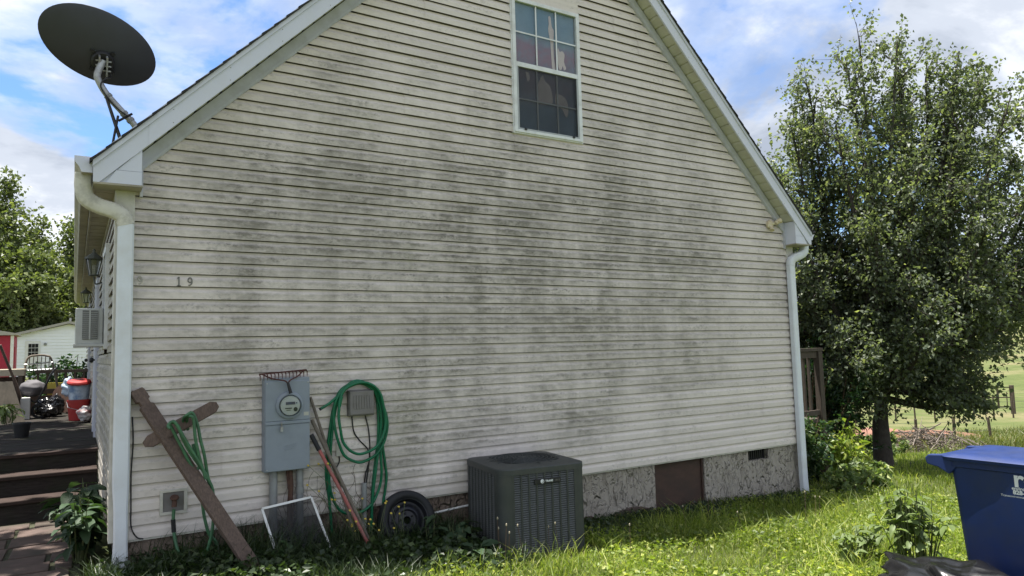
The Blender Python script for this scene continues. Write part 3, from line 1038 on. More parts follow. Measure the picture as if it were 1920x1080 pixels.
# right downspout
mb = MB()
path = [(7.945, -0.075, z) for z in (2.40, 1.6, 0.9, 0.2, -0.45)] + [(7.955, -0.080, -0.72)]
rect_sweep(mb, path, 0.105, 0.078)
sp = mb.build("downspout", 'spout', house, smooth=35)
mb = MB()
ctrl = [(8.275, -0.075, 2.765), (8.272, -0.075, 2.67), (8.24, -0.075, 2.59), (8.15, -0.075, 2.545), (8.04, -0.075, 2.51), (7.965, -0.075, 2.46), (7.945, -0.075, 2.39)]
rect_sweep(mb, spline(ctrl, 8), 0.108, 0.082, 0.02)
mb.build("elbow", 'spout', sp, smooth=50)

# ---- gable window: single-hung, three over two lights in each sash
mb = MB()
mb.box(WX0 + 0.02, WX1 - 0.02, 0.006, 0.012, WZ0 + 0.02, WZ1 - 0.02)
win = mb.build("gable_window", 'dark', house, label="white single-hung window with printed cloth behind its panes")
mb = MB()
fw = 0.042
mb.box(WX0, WX0 + fw, -0.050, 0.0, WZ0, WZ1)
mb.box(WX1 - fw, WX1, -0.050, 0.0, WZ0, WZ1)
mb.box(WX0 + fw, WX1 - fw, -0.050, 0.0, WZ0, WZ0 + 0.034)
mb.box(WX0 + fw, WX1 - fw, -0.050, 0.0, WZ1 - fw, WZ1)
mb.build("window_frame", 'win_white', win, bevel=0.004)
mb = MB()
mb.box(WX0 - 0.012, WX0, -0.036, 0.0, WZ0 - 0.012, WZ1 + 0.012)
mb.box(WX1, WX1 + 0.012, -0.036, 0.0, WZ0 - 0.012, WZ1 + 0.012)
mb.box(WX0, WX1, -0.036, 0.0, WZ0 - 0.012, WZ0)
mb.build("channel_trim", 'win_white', win)
ZM = 4.415
mb = MB()
mb.box(WX0 + fw, WX1 - fw, -0.046, -0.012, ZM - 0.028, ZM + 0.024)
mb.build("meeting_rail", 'win_white', win, bevel=0.003)
ix0, ix1 = WX0 + fw + 0.006, WX1 - fw - 0.006
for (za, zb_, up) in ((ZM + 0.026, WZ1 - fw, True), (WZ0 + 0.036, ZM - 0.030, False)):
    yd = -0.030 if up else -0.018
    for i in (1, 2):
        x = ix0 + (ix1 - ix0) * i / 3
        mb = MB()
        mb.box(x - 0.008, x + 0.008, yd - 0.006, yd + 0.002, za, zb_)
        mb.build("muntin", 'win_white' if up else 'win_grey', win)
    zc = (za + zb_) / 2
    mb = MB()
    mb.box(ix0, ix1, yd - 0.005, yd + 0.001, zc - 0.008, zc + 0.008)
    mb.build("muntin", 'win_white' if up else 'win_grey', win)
    for i in range(3):
        for j in range(2):
            xa = ix0 + (ix1 - ix0) * i / 3
            xb = ix0 + (ix1 - ix0) * (i + 1) / 3
            z1_, z2_ = (za, zc) if j == 0 else (zc, zb_)
            mb = MB()
            mb.box(xa, xb, yd + 0.004 + 0.0004 * (i + j), yd + 0.007 + 0.0004 * (i + j), z1_, z2_)
            mb.build("pane", 'glass', win)
# insect screen over the lower sash
mb = MB()
mb.add([(ix0, -0.040, WZ0 + 0.036), (ix1, -0.040, WZ0 + 0.036), (ix1, -0.040, ZM - 0.030), (ix0, -0.040, ZM - 0.030)], [(0, 1, 2, 3)])
mb.build("insect_screen", 'winscreen', win)
mb = MB()
for a in ((ix0 - 0.004, ix0 + 0.014), (ix1 - 0.014, ix1 + 0.004)):
    mb.box(a[0], a[1], -0.047, -0.036, WZ0 + 0.036, ZM - 0.030)
mb.box(ix0, ix1, -0.046, -0.037, WZ0 + 0.036, WZ0 + 0.050)
mb.build("screen_frame", 'win_grey', win)
mb = MB()
for x in (WX0 + 0.135, WX1 - 0.13):
    mb.box(x - 0.012, x + 0.012, -0.062, -0.045, WZ0 + 0.028, WZ0 + 0.05)
mb.build("latch", 'black_metal', win)
# cloth, with loose folds
xs = np.linspace(ix0, ix1, 25)
zs = np.linspace(WZ0 + 0.02, WZ1 - 0.03, 25)
V = [(x, -0.002 + 0.003 * math.sin(x * 31 + 2 * math.sin(z * 5)), z) for x in xs for z in zs]
Fq = [(i * 25 + j, (i + 1) * 25 + j, (i + 1) * 25 + j + 1, i * 25 + j + 1) for i in range(24) for j in range(24)]
mesh_np("printed_cloth", V, Fq, 'cloth', win, smooth=True)


def blob(cx, cz, pts, name="print_patch", mat='peach'):
    P2 = spline([(p[0], 0, p[1]) for p in pts + [pts[0]]], 5)[:-1]
    c = Vector((0, 0, 0))
    for p in P2:
        c += p
    c /= len(P2)
    vs = [(cx + p.x, -0.0085 , cz + p.z) for p in P2] + [(cx + c.x, -0.0085, cz + c.z)]
    n = len(P2)
    MB().add(vs, [(i, (i + 1) % n, n) for i in range(n)]).build(name, mat, win)


blob(0, 0, [(4.055, 5.055), (4.085, 5.06), (4.10, 4.95), (4.125, 4.90), (4.115, 4.75), (4.12, 4.55), (4.135, 4.47), (4.10, 4.455), (4.085, 4.50), (4.075, 4.75), (4.05, 4.90), (4.06, 4.97)])
blob(0, 0, [(4.175, 4.72), (4.20, 4.68), (4.235, 4.69), (4.265, 4.655), (4.255, 4.57), (4.28, 4.50), (4.25, 4.475), (4.235, 4.52), (4.215, 4.475), (4.18, 4.48), (4.165, 4.60)])
blob(0, 0, [(3.93, 4.33), (3.96, 4.36), (3.985, 4.30), (4.05, 4.25), (4.08, 4.12), (4.06, 4.05), (3.90, 4.03), (3.875, 4.15), (3.89, 4.25)], mat='peach')
blob(0, 0, [(4.12, 4.18), (4.22, 4.17), (4.28, 4.11), (4.29, 4.0), (4.26, 3.93), (4.20, 4.02), (4.12, 4.06)], mat='peach')
blob(0, 0, [(3.73, 4.36), (3.77, 4.35), (3.78, 4.28), (3.75, 4.26)], mat='peach')

# ---- side window, doors and lamps of the left side
sw = MB().box(XL - 0.03, XL + 0.0, SW[0] + 0.03, SW[1] - 0.03, SW[2] + 0.03, SW[3] - 0.03).build("side_window", 'dark', house)
mb = MB()
for a in ((SW[0], SW[0] + 0.05, SW[2], SW[3]), (SW[1] - 0.05, SW[1], SW[2], SW[3])):
    mb.box(XL - 0.055, XL, a[0], a[1], a[2], a[3])
mb.box(XL - 0.053, XL, SW[0] + 0.05, SW[1] - 0.05, SW[3] - 0.05, SW[3])
mb.box(XL - 0.053, XL, SW[0] + 0.05, SW[1] - 0.05, SW[2], SW[2] + 0.04)
mb.build("window_frame", 'win_white', sw)
MB().box(XL - 0.040, XL - 0.036, SW[0] + 0.05, SW[1] - 0.05, SW[2] + 0.04, SW[3] - 0.05).build("pane", 'glass', sw)
for (y0, y1) in ((4.33, 5.21), (9.25, 10.15)):
    d = MB().box(XL - 0.022, XL + 0.02, y0 + 0.06, y1 - 0.06, 0.40, 2.38).build("side_door", 'white', house)
    mb = MB()
    for a in ((y0, y0 + 0.07), (y1 - 0.07, y1)):
        mb.box(XL - 0.050, XL, a[0], a[1], 0.38, 2.42)
    mb.box(XL - 0.048, XL, y0 + 0.07, y1 - 0.07, 2.36, 2.43)
    mb.build("door_frame", 'white_metal', d)
    MB().lathe([(0.012, 0), (0.012, 0.04), (0.032, 0.045), (0.036, 0.07), (0.02, 0.09), (0.0, 0.092)], (XL - 0.02, y0 + 0.16, 1.36), (-1, 0, 0), 12).build("handle", 'black_metal', d, smooth=True)


def lantern(loc, label):
    x, y, z = loc
    e = thing("wall_lantern", label, "lantern", loc, "wall lanterns on the porch side")
    MB().box(x - 0.015, x + 0.0, y - 0.05, y + 0.05, z - 0.12, z + 0.06).build("back_plate", 'agedmetal', e)
    MB().tube(spline([(x - 0.01, y, z - 0.08), (x - 0.08, y, z - 0.10), (x - 0.10, y, z - 0.02)], 5), 0.009, 6).build("arm", 'agedmetal', e)
    mb = MB()
    cx = x - 0.10
    for k in range(6):
        a = k * PI / 3
        mb.tube([(cx + 0.045 * math.cos(a), y + 0.045 * math.sin(a), z - 0.0), (cx + 0.075 * math.cos(a), y + 0.075 * math.sin(a), z + 0.17)], 0.005, 5)
    mb.lathe([(0.05, -0.012), (0.05, 0.0), (0.0, 0.0)], (cx, y, z), n=6)
    mb.build("cage", 'agedmetal', e)
    MB().lathe([(0.040, 0.004), (0.068, 0.165)], (cx, y, z), n=6).build("glass", 'glass', e)
    MB().lathe([(0.095, 0.168), (0.085, 0.185), (0.03, 0.23), (0.012, 0.25), (0.016, 0.27), (0.0, 0.285)], (cx, y, z), n=8).build("cap", 'agedmetal', e)


lantern((XL - 0.017, 2.7, 2.29), "nearer black coach lantern on the porch wall under the eave")
lantern((XL - 0.017, 8.9, 2.42), "farther black coach lantern by the far porch door")

# ---- house number 19 and the ghost of a lost digit


def digit_one(x, z, h, y, d, mat):
    mb = MB()
    mb.box(x + 0.010, x + 0.020, y - d, y, z, z + h)
    mb.box(x, x + 0.030, y - d, y - 0.0005, z - 0.001, z + 0.007)
    mb.bar((x + 0.002, y - d / 2, z + h * 0.82), (x + 0.014, y - d / 2, z + h - 0.003), 0.008, d, (0, 1, 0))
    return mb.build("house_number", mat, house)


def digit_nine(x, z, h, y, d, mat):
    mb = MB()
    cx, cz, r = x + 0.018, z + h * 0.68, h * 0.25
    pts = []
    for k in range(15):
        a = -0.5 + k / 14 * 2 * PI
        pts.append((cx + r * 0.78 * math.cos(a), y - d / 2, cz + r * math.sin(a)))
    mb.tube(pts, 0.005, 6)
    mb.tube(spline([(cx + r * 0.78, y - d / 2, cz), (cx + r * 0.75, y - d / 2, z + h * 0.38), (cx + 0.002, y - d / 2, z + 0.010), (cx - r * 0.6, y - d / 2, z + 0.008)], 5), 0.005, 6)
    return mb.build("house_number", mat, house, smooth=True)


digit_one(0.312, 1.932, 0.074, -0.0275, 0.006, 'digits')
digit_nine(0.390, 1.932, 0.074, -0.0275, 0.006, 'digits')
digit_nine(0.032, 1.936, 0.070, -0.026, 0.004, 'ghost')

# ---- recessed tap box low on the wall
mb = MB()
mb.box(0.212, 0.408, -0.040, -0.004, 0.150, 0.172)
mb.box(0.212, 0.408, -0.040, -0.004, 0.320, 0.342)
mb.box(0.212, 0.236, -0.040, -0.004, 0.172, 0.320)
mb.box(0.384, 0.408, -0.040, -0.004, 0.172, 0.320)
tb = mb.build("tap_block", 'post', house, bevel=0.003)
MB().box(0.236, 0.384, -0.031, -0.010, 0.172, 0.320).build("tap_panel", 'nid', tb)
mb = MB()
mb.tube([(0.312, -0.02, 0.262), (0.312, -0.055, 0.262), (0.312, -0.085, 0.252), (0.308, -0.095, 0.215)], [0.016, 0.018, 0.018, 0.019], 10)
mb.lathe([(0.0, 0.0), (0.030, 0.0), (0.034, 0.008), (0.030, 0.016), (0.0, 0.016)], (0.312, -0.075, 0.275), (0, -0.5, 1), 12)
mb.build("tap", 'rust', tb, smooth=True)

# ------------------------------------------------------------------ satellite dish on the left roof slope
ds = thing("satellite_dish", "dark grey oval satellite dish on a bent mast above the left roof edge", "satellite dish", (-0.02, 0.5, 3.16))
dn = Vector((-0.06, 0.80, 0.60)).normalized()            # faces the southern sky, away from the camera
dc = Vector((-0.250, 0.50, 4.005))
sk = math.radians(21)
ex = Vector((1, 0, 0))
ex = (ex - dn * ex.dot(dn)).normalized()
ey = -dn.cross(ex).normalized()
e1 = ex * math.cos(sk) + ey * math.sin(sk)
if e1.z > 0:
    e1 = ex * math.cos(sk) - ey * math.sin(sk)
mb = MB()
prof = [(0.0, -0.075)] + [(r, -0.075 * (1 - (r / 0.445) ** 2)) for r in (0.08, 0.16, 0.24, 0.32, 0.40, 0.445)] + [(0.452, 0.004), (0.450, 0.012), (0.440, 0.010)] + [(r, 0.008 - 0.075 * (1 - (r / 0.445) ** 2)) for r in (0.40, 0.30, 0.2, 0.1, 0.0)]
mb.lathe(prof, dc, dn, 56, 0.655, e1)
mb.build("reflector", 'dish', ds, smooth=60)
bc = dc - dn * 0.080 - ey * 0.10 + ex * 0.02
mb = MB()
mb.lathe([(0.0, -0.03), (0.075, -0.03), (0.088, -0.015), (0.09, 0.014), (0.0, 0.014)], bc, dn, 20)
for k in range(4):
    a = PI / 4 + k * PI / 2
    c = bc + ex * math.cos(a) * 0.11 + ey * math.sin(a) * 0.11
    mb.lathe([(0.0, -0.018), (0.014, -0.018), (0.016, 0.02), (0.0, 0.02)], c, dn, 8)
    mb.bar(bc, c, 0.03, 0.014, dn)
mb.build("back_plate", 'black_metal', ds, smooth=True)
mb = MB()
mb.bar(bc - dn * 0.05 + ey * 0.06 - ex * 0.028, bc - dn * 0.05 - ey * 0.12 - ex * 0.028, 0.012, 0.07, dn)
mb.bar(bc - dn * 0.05 + ey * 0.06 + ex * 0.028, bc - dn * 0.05 - ey * 0.12 + ex * 0.028, 0.012, 0.07, dn)
for k in range(3):
    mb.tube([bc - dn * 0.06 - ey * (0.04 * k - 0.02) - ex * 0.055, bc - dn * 0.06 - ey * (0.04 * k - 0.02) + ex * 0.06], 0.007, 6)
mb.build("bracket", 'galv', ds)
mst = spline([bc - dn * 0.055 + ey * 0.02, (-0.262, 0.44, 3.74), (-0.245, 0.44, 3.67), (-0.19, 0.45, 3.58), (-0.09, 0.46, 3.47), (0.015, 0.47, 3.36), (0.05, 0.48, 3.28), (0.055, 0.49, 3.20)], 7)
MB().tube(mst, 0.027, 12).build("mast", 'galv', ds, smooth=60)
mb = MB()
for p in (mst[22], mst[30], mst[33]):
    mb.lathe([(0.0, -0.012), (0.033, -0.012), (0.033, 0.012), (0.0, 0.012)], p, (0.72, 0.05, -0.7), 12)
mb.build("clamp", 'pvc', ds)
for a, b2 in (((-0.195, 0.43, 3.56), (-0.06, 0.42, 3.14)), ((-0.195, 0.46, 3.56), (-0.04, 0.72, 3.16)), ((-0.10, 0.43, 3.36), (0.00, 0.44, 3.44)), ((-0.105, 0.42, 3.40), (-0.155, 0.40, 3.05))):
    MB().tube([a, b2], 0.010, 6).build("strut", 'black_metal', ds)
mb = MB()
mb.obox((0.06, 0.50, 3.232), (0.06, 0, 0.06), (0, 0.09, 0), (-0.006, 0, 0.006))
mb.obox((-0.10, 0.42, 3.065), (0.05, 0, 0.05), (0, 0.06, 0), (-0.005, 0, 0.005))
mb.build("foot_plate", 'galv', ds)
mb = MB()
mb.tube(spline([bc - dn * 0.03, bc - dn * 0.06 - ey * 0.10 + ex * 0.06, (-0.20, 0.40, 3.70), (-0.235, 0.41, 3.62), (-0.13, 0.42, 3.48), (-0.04, 0.42, 3.41)], 6), 0.006, 6)
mb.build("cable", 'black_metal', ds)
# feed arm reaching out in front (seen from other sides)
mb = MB()
tip = dc + dn * 0.50 - ey * 0.32
mb.tube([dc - ey * 0.30 - dn * 0.02, tip], 0.018, 8)
mb.obox(tip + ey * 0.02, ex * 0.09, ey * 0.03, dn * 0.035)
mb.build("feed_arm", 'dish', ds)

# ------------------------------------------------------------------ things on and against the wall
# electric meter
me_ = thing("electric_meter", "grey steel meter box with round glass meter on the siding", "electric meter", (1.16, -0.02, 0.40))
bx0, bx1, bz0, bz1, by = 0.972, 1.346, 0.402, 1.165, -0.135
MB().box(bx0, bx1, by + 0.012, -0.0175, bz0 - 0.004, bz1 + 0.004).build("enclosure", 'meter_grey', me_, bevel=0.006)
MB().box(bx0 + 0.006, bx1 - 0.003, by, by + 0.013, 0.812, bz1 - 0.022).build("upper_cover", 'meter_grey', me_, bevel=0.004)
MB().box(bx0 + 0.006, bx1 - 0.003, by, by + 0.013, bz0 + 0.002, 0.782).build("lower_cover", 'meter_grey', me_, bevel=0.004)
MB().box(bx0 + 0.003, bx1 - 0.001, by - 0.007, by + 0.010, 0.784, 0.810).build("flange", 'meter_grey', me_, bevel=0.003)
mb = MB()
mb.lathe([(0.115, 0.0), (0.112, 0.014), (0.098, 0.022), (0.090, 0.022), (0.090, 0.0)], (1.172, by, 0.938), (0, -1, 0), 32)
mb.build("meter_ring", 'meter_grey', me_, smooth=40)
mb = MB()
mb.lathe([(0.080, 0.0), (0.080, 0.030), (0.0, 0.030)], (1.172, by, 0.938), (0, -1, 0), 32)
mf = mb.build("meter_face", 'meter_face', me_, smooth=40)
mb = MB()
mb.box(1.135, 1.212, by - 0.034, by - 0.0302, 0.945, 0.968)
mb.box(1.130, 1.185, by - 0.033, by - 0.0302, 0.912, 0.920)
mb.box(1.140, 1.175, by - 0.033, by - 0.0302, 0.898, 0.903)
mb.lathe([(0.0, 0.0), (0.018, 0.0), (0.016, 0.006), (0.0, 0.006)], (1.216, by - 0.03, 0.905), (0, -1, 0), 12)
mb.lathe([(0.0, 0.0), (0.006, 0.0), (0.006, 0.004), (0.0, 0.004)], (1.224, by - 0.03, 0.957), (0, -1, 0), 8)
mb.build("display", 'black_metal', mf)
mb = MB()
mb.lathe([(0.084, 0.022), (0.084, 0.075), (0.078, 0.088), (0.06, 0.096), (0.0, 0.099)], (1.172, by, 0.938), (0, -1, 0), 32)
mb.build("glass_cover", 'glass', me_, smooth=60)
mb = MB()
mb.tube([(1.105, by - 0.006, 0.805), (1.105, by - 0.022, 0.79), (1.105, by - 0.016, 0.765)], 0.006, 6)
mb.box(1.093, 1.115, by - 0.028, by - 0.012, 0.728, 0.766)
mb.build("padlock", 'galv', me_)
MB().tube([(1.060, -0.060, 0.405), (1.060, -0.060, -0.35)], 0.0325, 14).build("conduit", 'pvc', me_, smooth=60)
mb = MB()
mb.tube([(1.278, -0.060, 0.405), (1.278, -0.060, -0.40)], 0.030, 14)
mb.tube([(1.278, -0.060, 0.24), (1.278, -0.060, 0.19)], 0.036, 14)
mb.build("conduit", 'pvc', me_, smooth=60)
mb = MB()
mb.tube(spline([(1.195, -0.06, 0.42), (1.20, -0.075, 0.25), (1.19, -0.07, 0.05), (1.205, -0.06, -0.3)], 5), 0.022, 8)
mb.tube(spline([(1.17, -0.06, 0.42), (1.18, -0.085, 0.25), (1.215, -0.09, 0.08), (1.18, -0.06, -0.3)], 5), 0.010, 6)
mb.build("conduit", 'rust', me_, smooth=60)

mb = MB()
for (x0_, x1_, z_) in ((1.135, 1.235, 0.610), (1.12, 1.225, 0.592), (1.13, 1.21, 0.575)):
    mb.bar((x0_, by - 0.0012, z_ - 0.006), (x1_, by - 0.0012, z_ + 0.012), 0.004, 0.004)
mb.build("embossing", 'meter_grey', me_)
for (x_, z_) in ((0.990, 0.42), (1.328, 0.42), (0.990, 1.125), (1.328, 1.125)):
    MB().lathe([(0.0, 0.004), (0.005, 0.003), (0.006, 0.0)], (x_, by, z_), (0, -1, 0), 8).build("screw", 'galv', me_)
MB().box(1.292, 1.334, by - 0.0008, by + 0.001, 0.845, 0.875).build("rating_label", 'meter_face', me_)

# bow rake head hooked over the meter box
rk = thing("rake_head", "rusty bow rake head with short dark ferrule resting on the meter box", "rake", (1.15, -0.10, 1.17))
mb = MB()
ra, rb = Vector((0.935, -0.105, 1.205)), Vector((1.327, -0.085, 1.228))
mb.bar(ra, rb, 0.012, 0.012)
mb.build("bar", 'rakered', rk)
for k in range(14):
    p = ra.lerp(rb, k / 13)
    mb = MB()
    mb.tube([p, p + Vector((0.0, -0.028, -0.016)), p + Vector((-0.003, -0.040, -0.055))], [0.005, 0.005, 0.002], 5)
    mb.build("tine", 'rakered', rk)
fr = Vector((1.150, -0.175, 1.122))
for p, q in ((ra + Vector((0.02, 0, 0)), 1), (rb - Vector((0.02, 0, 0)), -1)):
    mb = MB()
    mb.tube(spline([p, p.lerp(fr, 0.4) + Vector((0, -0.01, -0.006)), p.lerp(fr, 0.85) + Vector((0, -0.006, 0.012)), fr], 5), 0.006, 6)
    mb.build("bow", 'rakered', rk)
mb = MB()
mb.tube([fr + Vector((-0.002, 0.0, 0.01)), fr + Vector((0.022, -0.006, -0.082))], [0.011, 0.015], 10)
mb.build("ferrule", 'black_metal', rk)

# telecom box with its leads
nb_ = thing("utility_box", "grey ribbed telephone box inside the bright green hose coil", "utility box", (1.81, -0.02, 0.80))
MB().box(1.702, 1.940, -0.085, -0.0175, 0.800, 1.030).build("body", 'nid', nb_, bevel=0.008)
MB().box(1.706, 1.930, -0.106, -0.084, 0.812, 1.022).build("lid", 'nid', nb_, bevel=0.008)
for k in range(7):
    x = 1.747 + k * 0.0245
    MB().box(x - 0.006, x + 0.006, -0.112, -0.1055, 0.865, 0.985).build("rib", 'nid', nb_)
MB().box(1.938, 1.956, -0.075, -0.05, 0.885, 0.915).build("latch", 'nid', nb_)
for pts in ([(1.746, 0.80), (1.762, 0.667), (1.813, 0.584), (1.889, 0.498), (1.909, 0.417), (1.873, 0.29), (1.851, 0.17)], [(1.87, 0.80), (1.904, 0.641), (1.909, 0.43), (1.872, 0.173), (1.849, -0.083)], [(1.62, 0.50), (1.63, 0.42), (1.60, 0.36)]):
    MB().tube(spline([(x, -0.035, z) for x, z in pts], 6), 0.006, 6).build("cable", 'black_metal', nb_)
mb = MB()
mb.tube([(1.850, -0.048, 0.205), (1.845, -0.050, -0.35)], 0.024, 10)
mb.build("cable_sleeve", 'pvc', nb_, smooth=60)
MB().box(1.60, 1.70, -0.045, -0.0175, 0.46, 0.585).build("junction_plate", 'post', nb_, bevel=0.004)

# bright green hose coiled over the telecom box
hz = thing("garden_hose", "bright green garden hose coiled over the grey telephone box", "hose", (1.8, -0.06, -0.3))


def hp(pts, y, wob=0.004, seed=0, back=None):
    rr = random.Random(seed)
    if back:
        return [(x, (back if i < 1 else (back * 0.45 + y * 0.55 if i < 2 else y)) + rr.uniform(-wob, wob), z) for i, (x, z) in enumerate(pts)]
    return [(x, y + rr.uniform(-wob, wob), z) for x, z in pts]


loopA = [(1.599, 0.863), (1.613, 0.966), (1.667, 1.053), (1.79, 1.097), (1.9, 1.074), (1.977, 0.997), (2.011, 0.875), (2.031, 0.727), (1.994, 0.598), (1.923, 0.512), (1.798, 0.472), (1.704, 0.507), (1.637, 0.59), (1.61, 0.70), (1.598, 0.80), (1.602, 0.88), (1.625, 0.985)]
loopB = [(1.565, 0.739), (1.566, 0.879), (1.606, 0.993), (1.687, 1.072), (1.81, 1.100), (1.934, 1.035), (2.011, 0.90), (2.055, 0.727), (2.028, 0.57), (1.956, 0.458), (1.831, 0.400), (1.75, 0.408), (1.656, 0.469), (1.604, 0.583), (1.575, 0.70), (1.563, 0.80), (1.570, 0.90), (1.615, 1.005)]
low_ = [(1.531, 0.52), (1.524, 0.3), (1.549, 0.134), (1.614, 0.012), (1.706, -0.039), (1.814, -0.035), (1.91, 0.022), (1.981, 0.143), (2.003, 0.27), (1.998, 0.428), (2.01, 0.65)]
strands = [
    (loopA, -0.125, 1), (loopB, -0.100, 2), (low_, -0.075, 3),
    ([(1.452, 0.888), (1.524, 0.927), (1.60, 0.985), (1.70, 1.062), (1.82, 1.088), (1.93, 1.02), (1.99, 0.90), (2.005, 0.75), (1.985, 0.55), (1.945, 0.311), (1.912, 0.054), (1.896, -0.30)], -0.085, 4),
    ([(1.561, -0.30), (1.545, -0.05), (1.53, 0.168), (1.537, 0.356), (1.551, 0.571), (1.58, 0.799), (1.62, 0.97), (1.70, 1.075), (1.80, 1.112), (1.91, 1.06), (1.975, 0.95), (1.984, 0.637), (1.953, 0.377), (1.922, 0.119), (1.905, -0.30)], -0.055, 5),
    ([(1.545, 0.05), (1.512, 0.30), (1.522, 0.52), (1.545, 0.70), (1.575, 0.876), (1.633, 1.02), (1.728, 1.085), (1.83, 1.105), (1.95, 1.03), (2.02, 0.88), (2.045, 0.72), (2.03, 0.55), (2.052, 0.366), (2.064, 0.233), (2.049, 0.103), (2.033, -0.006), (2.03, -0.30)], -0.040, 6)]
for pts, y, sd in strands:
    MB().tube(spline(hp(pts, y, 0.006, sd), 8), 0.0125, 9).build("coil", 'hose', hz, smooth=60)
a = Vector((1.452, -0.085, 0.888))
MB().tube([a, a + Vector((-0.010, 0.0, -0.007))], 0.0135, 9).build("hose_end", 'black_rubber', hz)

# three long handles leaning beside the meter


def pole(name, label, cat, a, b2, r, mat, extra=None):
    e = thing(name, label, cat, b2, "long tool handles leaning beside the meter box")
    a, b2 = Vector(a), Vector(b2)
    mid = a.lerp(b2, 0.5) + Vector((0.004, 0.004, 0))
    MB().tube(spline([a, mid, b2], 6), r, 10).build("shaft", mat, e, smooth=60)
    if extra:
        extra(e, a, b2)
    return e


def ferr(e, a, b2):
    d = (a - b2).normalized()
    MB().tube([b2, b2 + d * 0.16], [0.019, 0.017], 10).build("ferrule", 'rust', e)


def grip(e, a, b2):
    d = (b2 - a).normalized()
    MB().tube([a - d * 0.02, a + d * 0.13], 0.020, 10).build("grip", 'black_rubber', e)
    MB().tube([b2 - d * 0.12, b2], 0.021, 10).build("collar", 'rust', e)


pole("garden_pole", "thin grey weathered tool handle, topmost of three beside the meter", "pole", (1.372, -0.050, 0.99), (1.735, -0.30, -0.36), 0.0125, 'greywood')
pole("garden_pole", "thick grey weathered wooden handle between the thin one and the red one", "pole", (1.374, -0.085, 0.80), (1.840, -0.36, -0.36), 0.0165, 'greywood', ferr)
pole("garden_pole", "faded red tool handle with black grip, lowest of three leaning handles", "pole", (1.367, -0.12, 0.66), (1.805, -0.45, -0.36), 0.0150, 'pinkpole', grip)

# wooden cross of two fence pickets leaning in the corner
cr = thing("wooden_cross", "brown wooden cross of two shaped boards leaning on the corner", "wooden cross", (0.86, -0.60, -0.3))
A = Vector((0.045, -0.055, 1.105))
B = Vector((0.885, -0.56, -0.36))
d = (B - A).normalized()
sN = Vector((0.45, -0.83, 0.0))
side = d.cross(sN).normalized()
nrm = side.cross(d).normalized()


def board(e, A, d, side, nrm, L, wd, th, prof, name, mat):
    """board with a shaped outline: prof lists (distance along, half width) pairs"""
    up = [(t_, h_) for t_, h_ in prof]
    vs = []
    for s_ in (-1, 1):
        for t_, h_ in up:
            vs.append(A + d * t_ + side * h_ + nrm * th / 2 * s_)
        for t_, h_ in reversed(up):
            vs.append(A + d * t_ - side * h_ + nrm * th / 2 * s_)
    n = len(up) * 2
    fs = [tuple(range(n))[::-1], tuple(range(n, 2 * n))] + [(i, (i + 1) % n, n + (i + 1) % n, n + i) for i in range(n)]
    return MB().add(vs, fs).build(name, mat, e, bevel=0.003)


L = (B - A).length
board(cr, A, d, side, nrm, L, 0.1, 0.034, [(-0.02, 0.045), (0.0, 0.055), (0.075, 0.055), (0.085, 0.038), (0.115, 0.036), (0.13, 0.056), (L, 0.058)], "upright", 'brownwood')
c0 = Vector((0.105, -0.155, 0.722))
c1 = Vector((0.600, -0.195, 0.985))
dd = (c1 - c0).normalized()
ss = dd.cross(nrm).normalized()
nn_ = ss.cross(dd).normalized()
Lc = (c1 - c0).length
board(cr, c0, dd, ss, nn_, Lc, 0.09, 0.028, [(-0.02, 0.018), (0.03, 0.048), (Lc - 0.04, 0.048), (Lc + 0.0, 0.020)], "crossbar", 'brownwood')

# faded hose draped over the cross, joined to the tap
fh = thing("garden_hose", "faded dark green hose draped over the wooden cross, fixed to the tap", "hose", (0.42, -0.3, -0.3))
for pts, y, sd in (([(0.250, 0.83), (0.240, 0.855), (0.262, 0.880), (0.29, 0.867), (0.368, 0.718), (0.439, 0.592), (0.511, 0.449), (0.555, 0.339), (0.560, 0.189), (0.55, 0.026), (0.503, -0.159), (0.44, -0.26), (0.39, -0.30)], -0.285, 1),
                   ([(0.262, 0.76), (0.250, 0.85), (0.275, 0.875), (0.31, 0.84), (0.341, 0.75), (0.400, 0.63), (0.482, 0.500), (0.540, 0.371), (0.563, 0.248)], -0.265, 2),
                   ([(0.37, 0.80), (0.352, 0.885), (0.366, 0.921), (0.407, 0.935), (0.443, 0.847), (0.466, 0.725), (0.495, 0.601), (0.518, 0.464), (0.548, 0.325)], -0.270, 3),
                   ([(0.395, 0.80), (0.376, 0.89), (0.392, 0.915), (0.413, 0.88), (0.425, 0.75), (0.445, 0.65), (0.470, 0.55), (0.505, 0.43)], -0.290, 4),
                   ([(0.257, 0.854), (0.300, 0.76), (0.341, 0.675), (0.400, 0.55), (0.440, 0.505), (0.462, 0.530), (0.440, 0.60), (0.415, 0.70)], -0.255, 5),
                   ([(0.505, 0.43), (0.492, 0.30), (0.499, 0.197), (0.514, 0.106), (0.544, -0.003), (0.600, -0.09), (0.62, -0.3)], -0.20, 6)):
    MB().tube(spline(hp(pts, y, 0.008, sd, -0.11 if sd in (2, 3, 4) else None), 8), 0.0120, 9).build("strand", 'hose_old', fh, smooth=60)
MB().tube(spline([(0.306, -0.10, 0.20), (0.302, -0.105, 0.13), (0.306, -0.11, 0.04), (0.322, -0.14, -0.066), (0.36, -0.20, -0.192), (0.41, -0.28, -0.30)], 8), 0.0125, 9).build("strand", 'hose_old', fh, smooth=60)
MB().tube([(0.301, -0.106, 0.125), (0.307, -0.110, 0.03)], 0.0165, 9).build("repair_sleeve", 'black_rubber', fh)

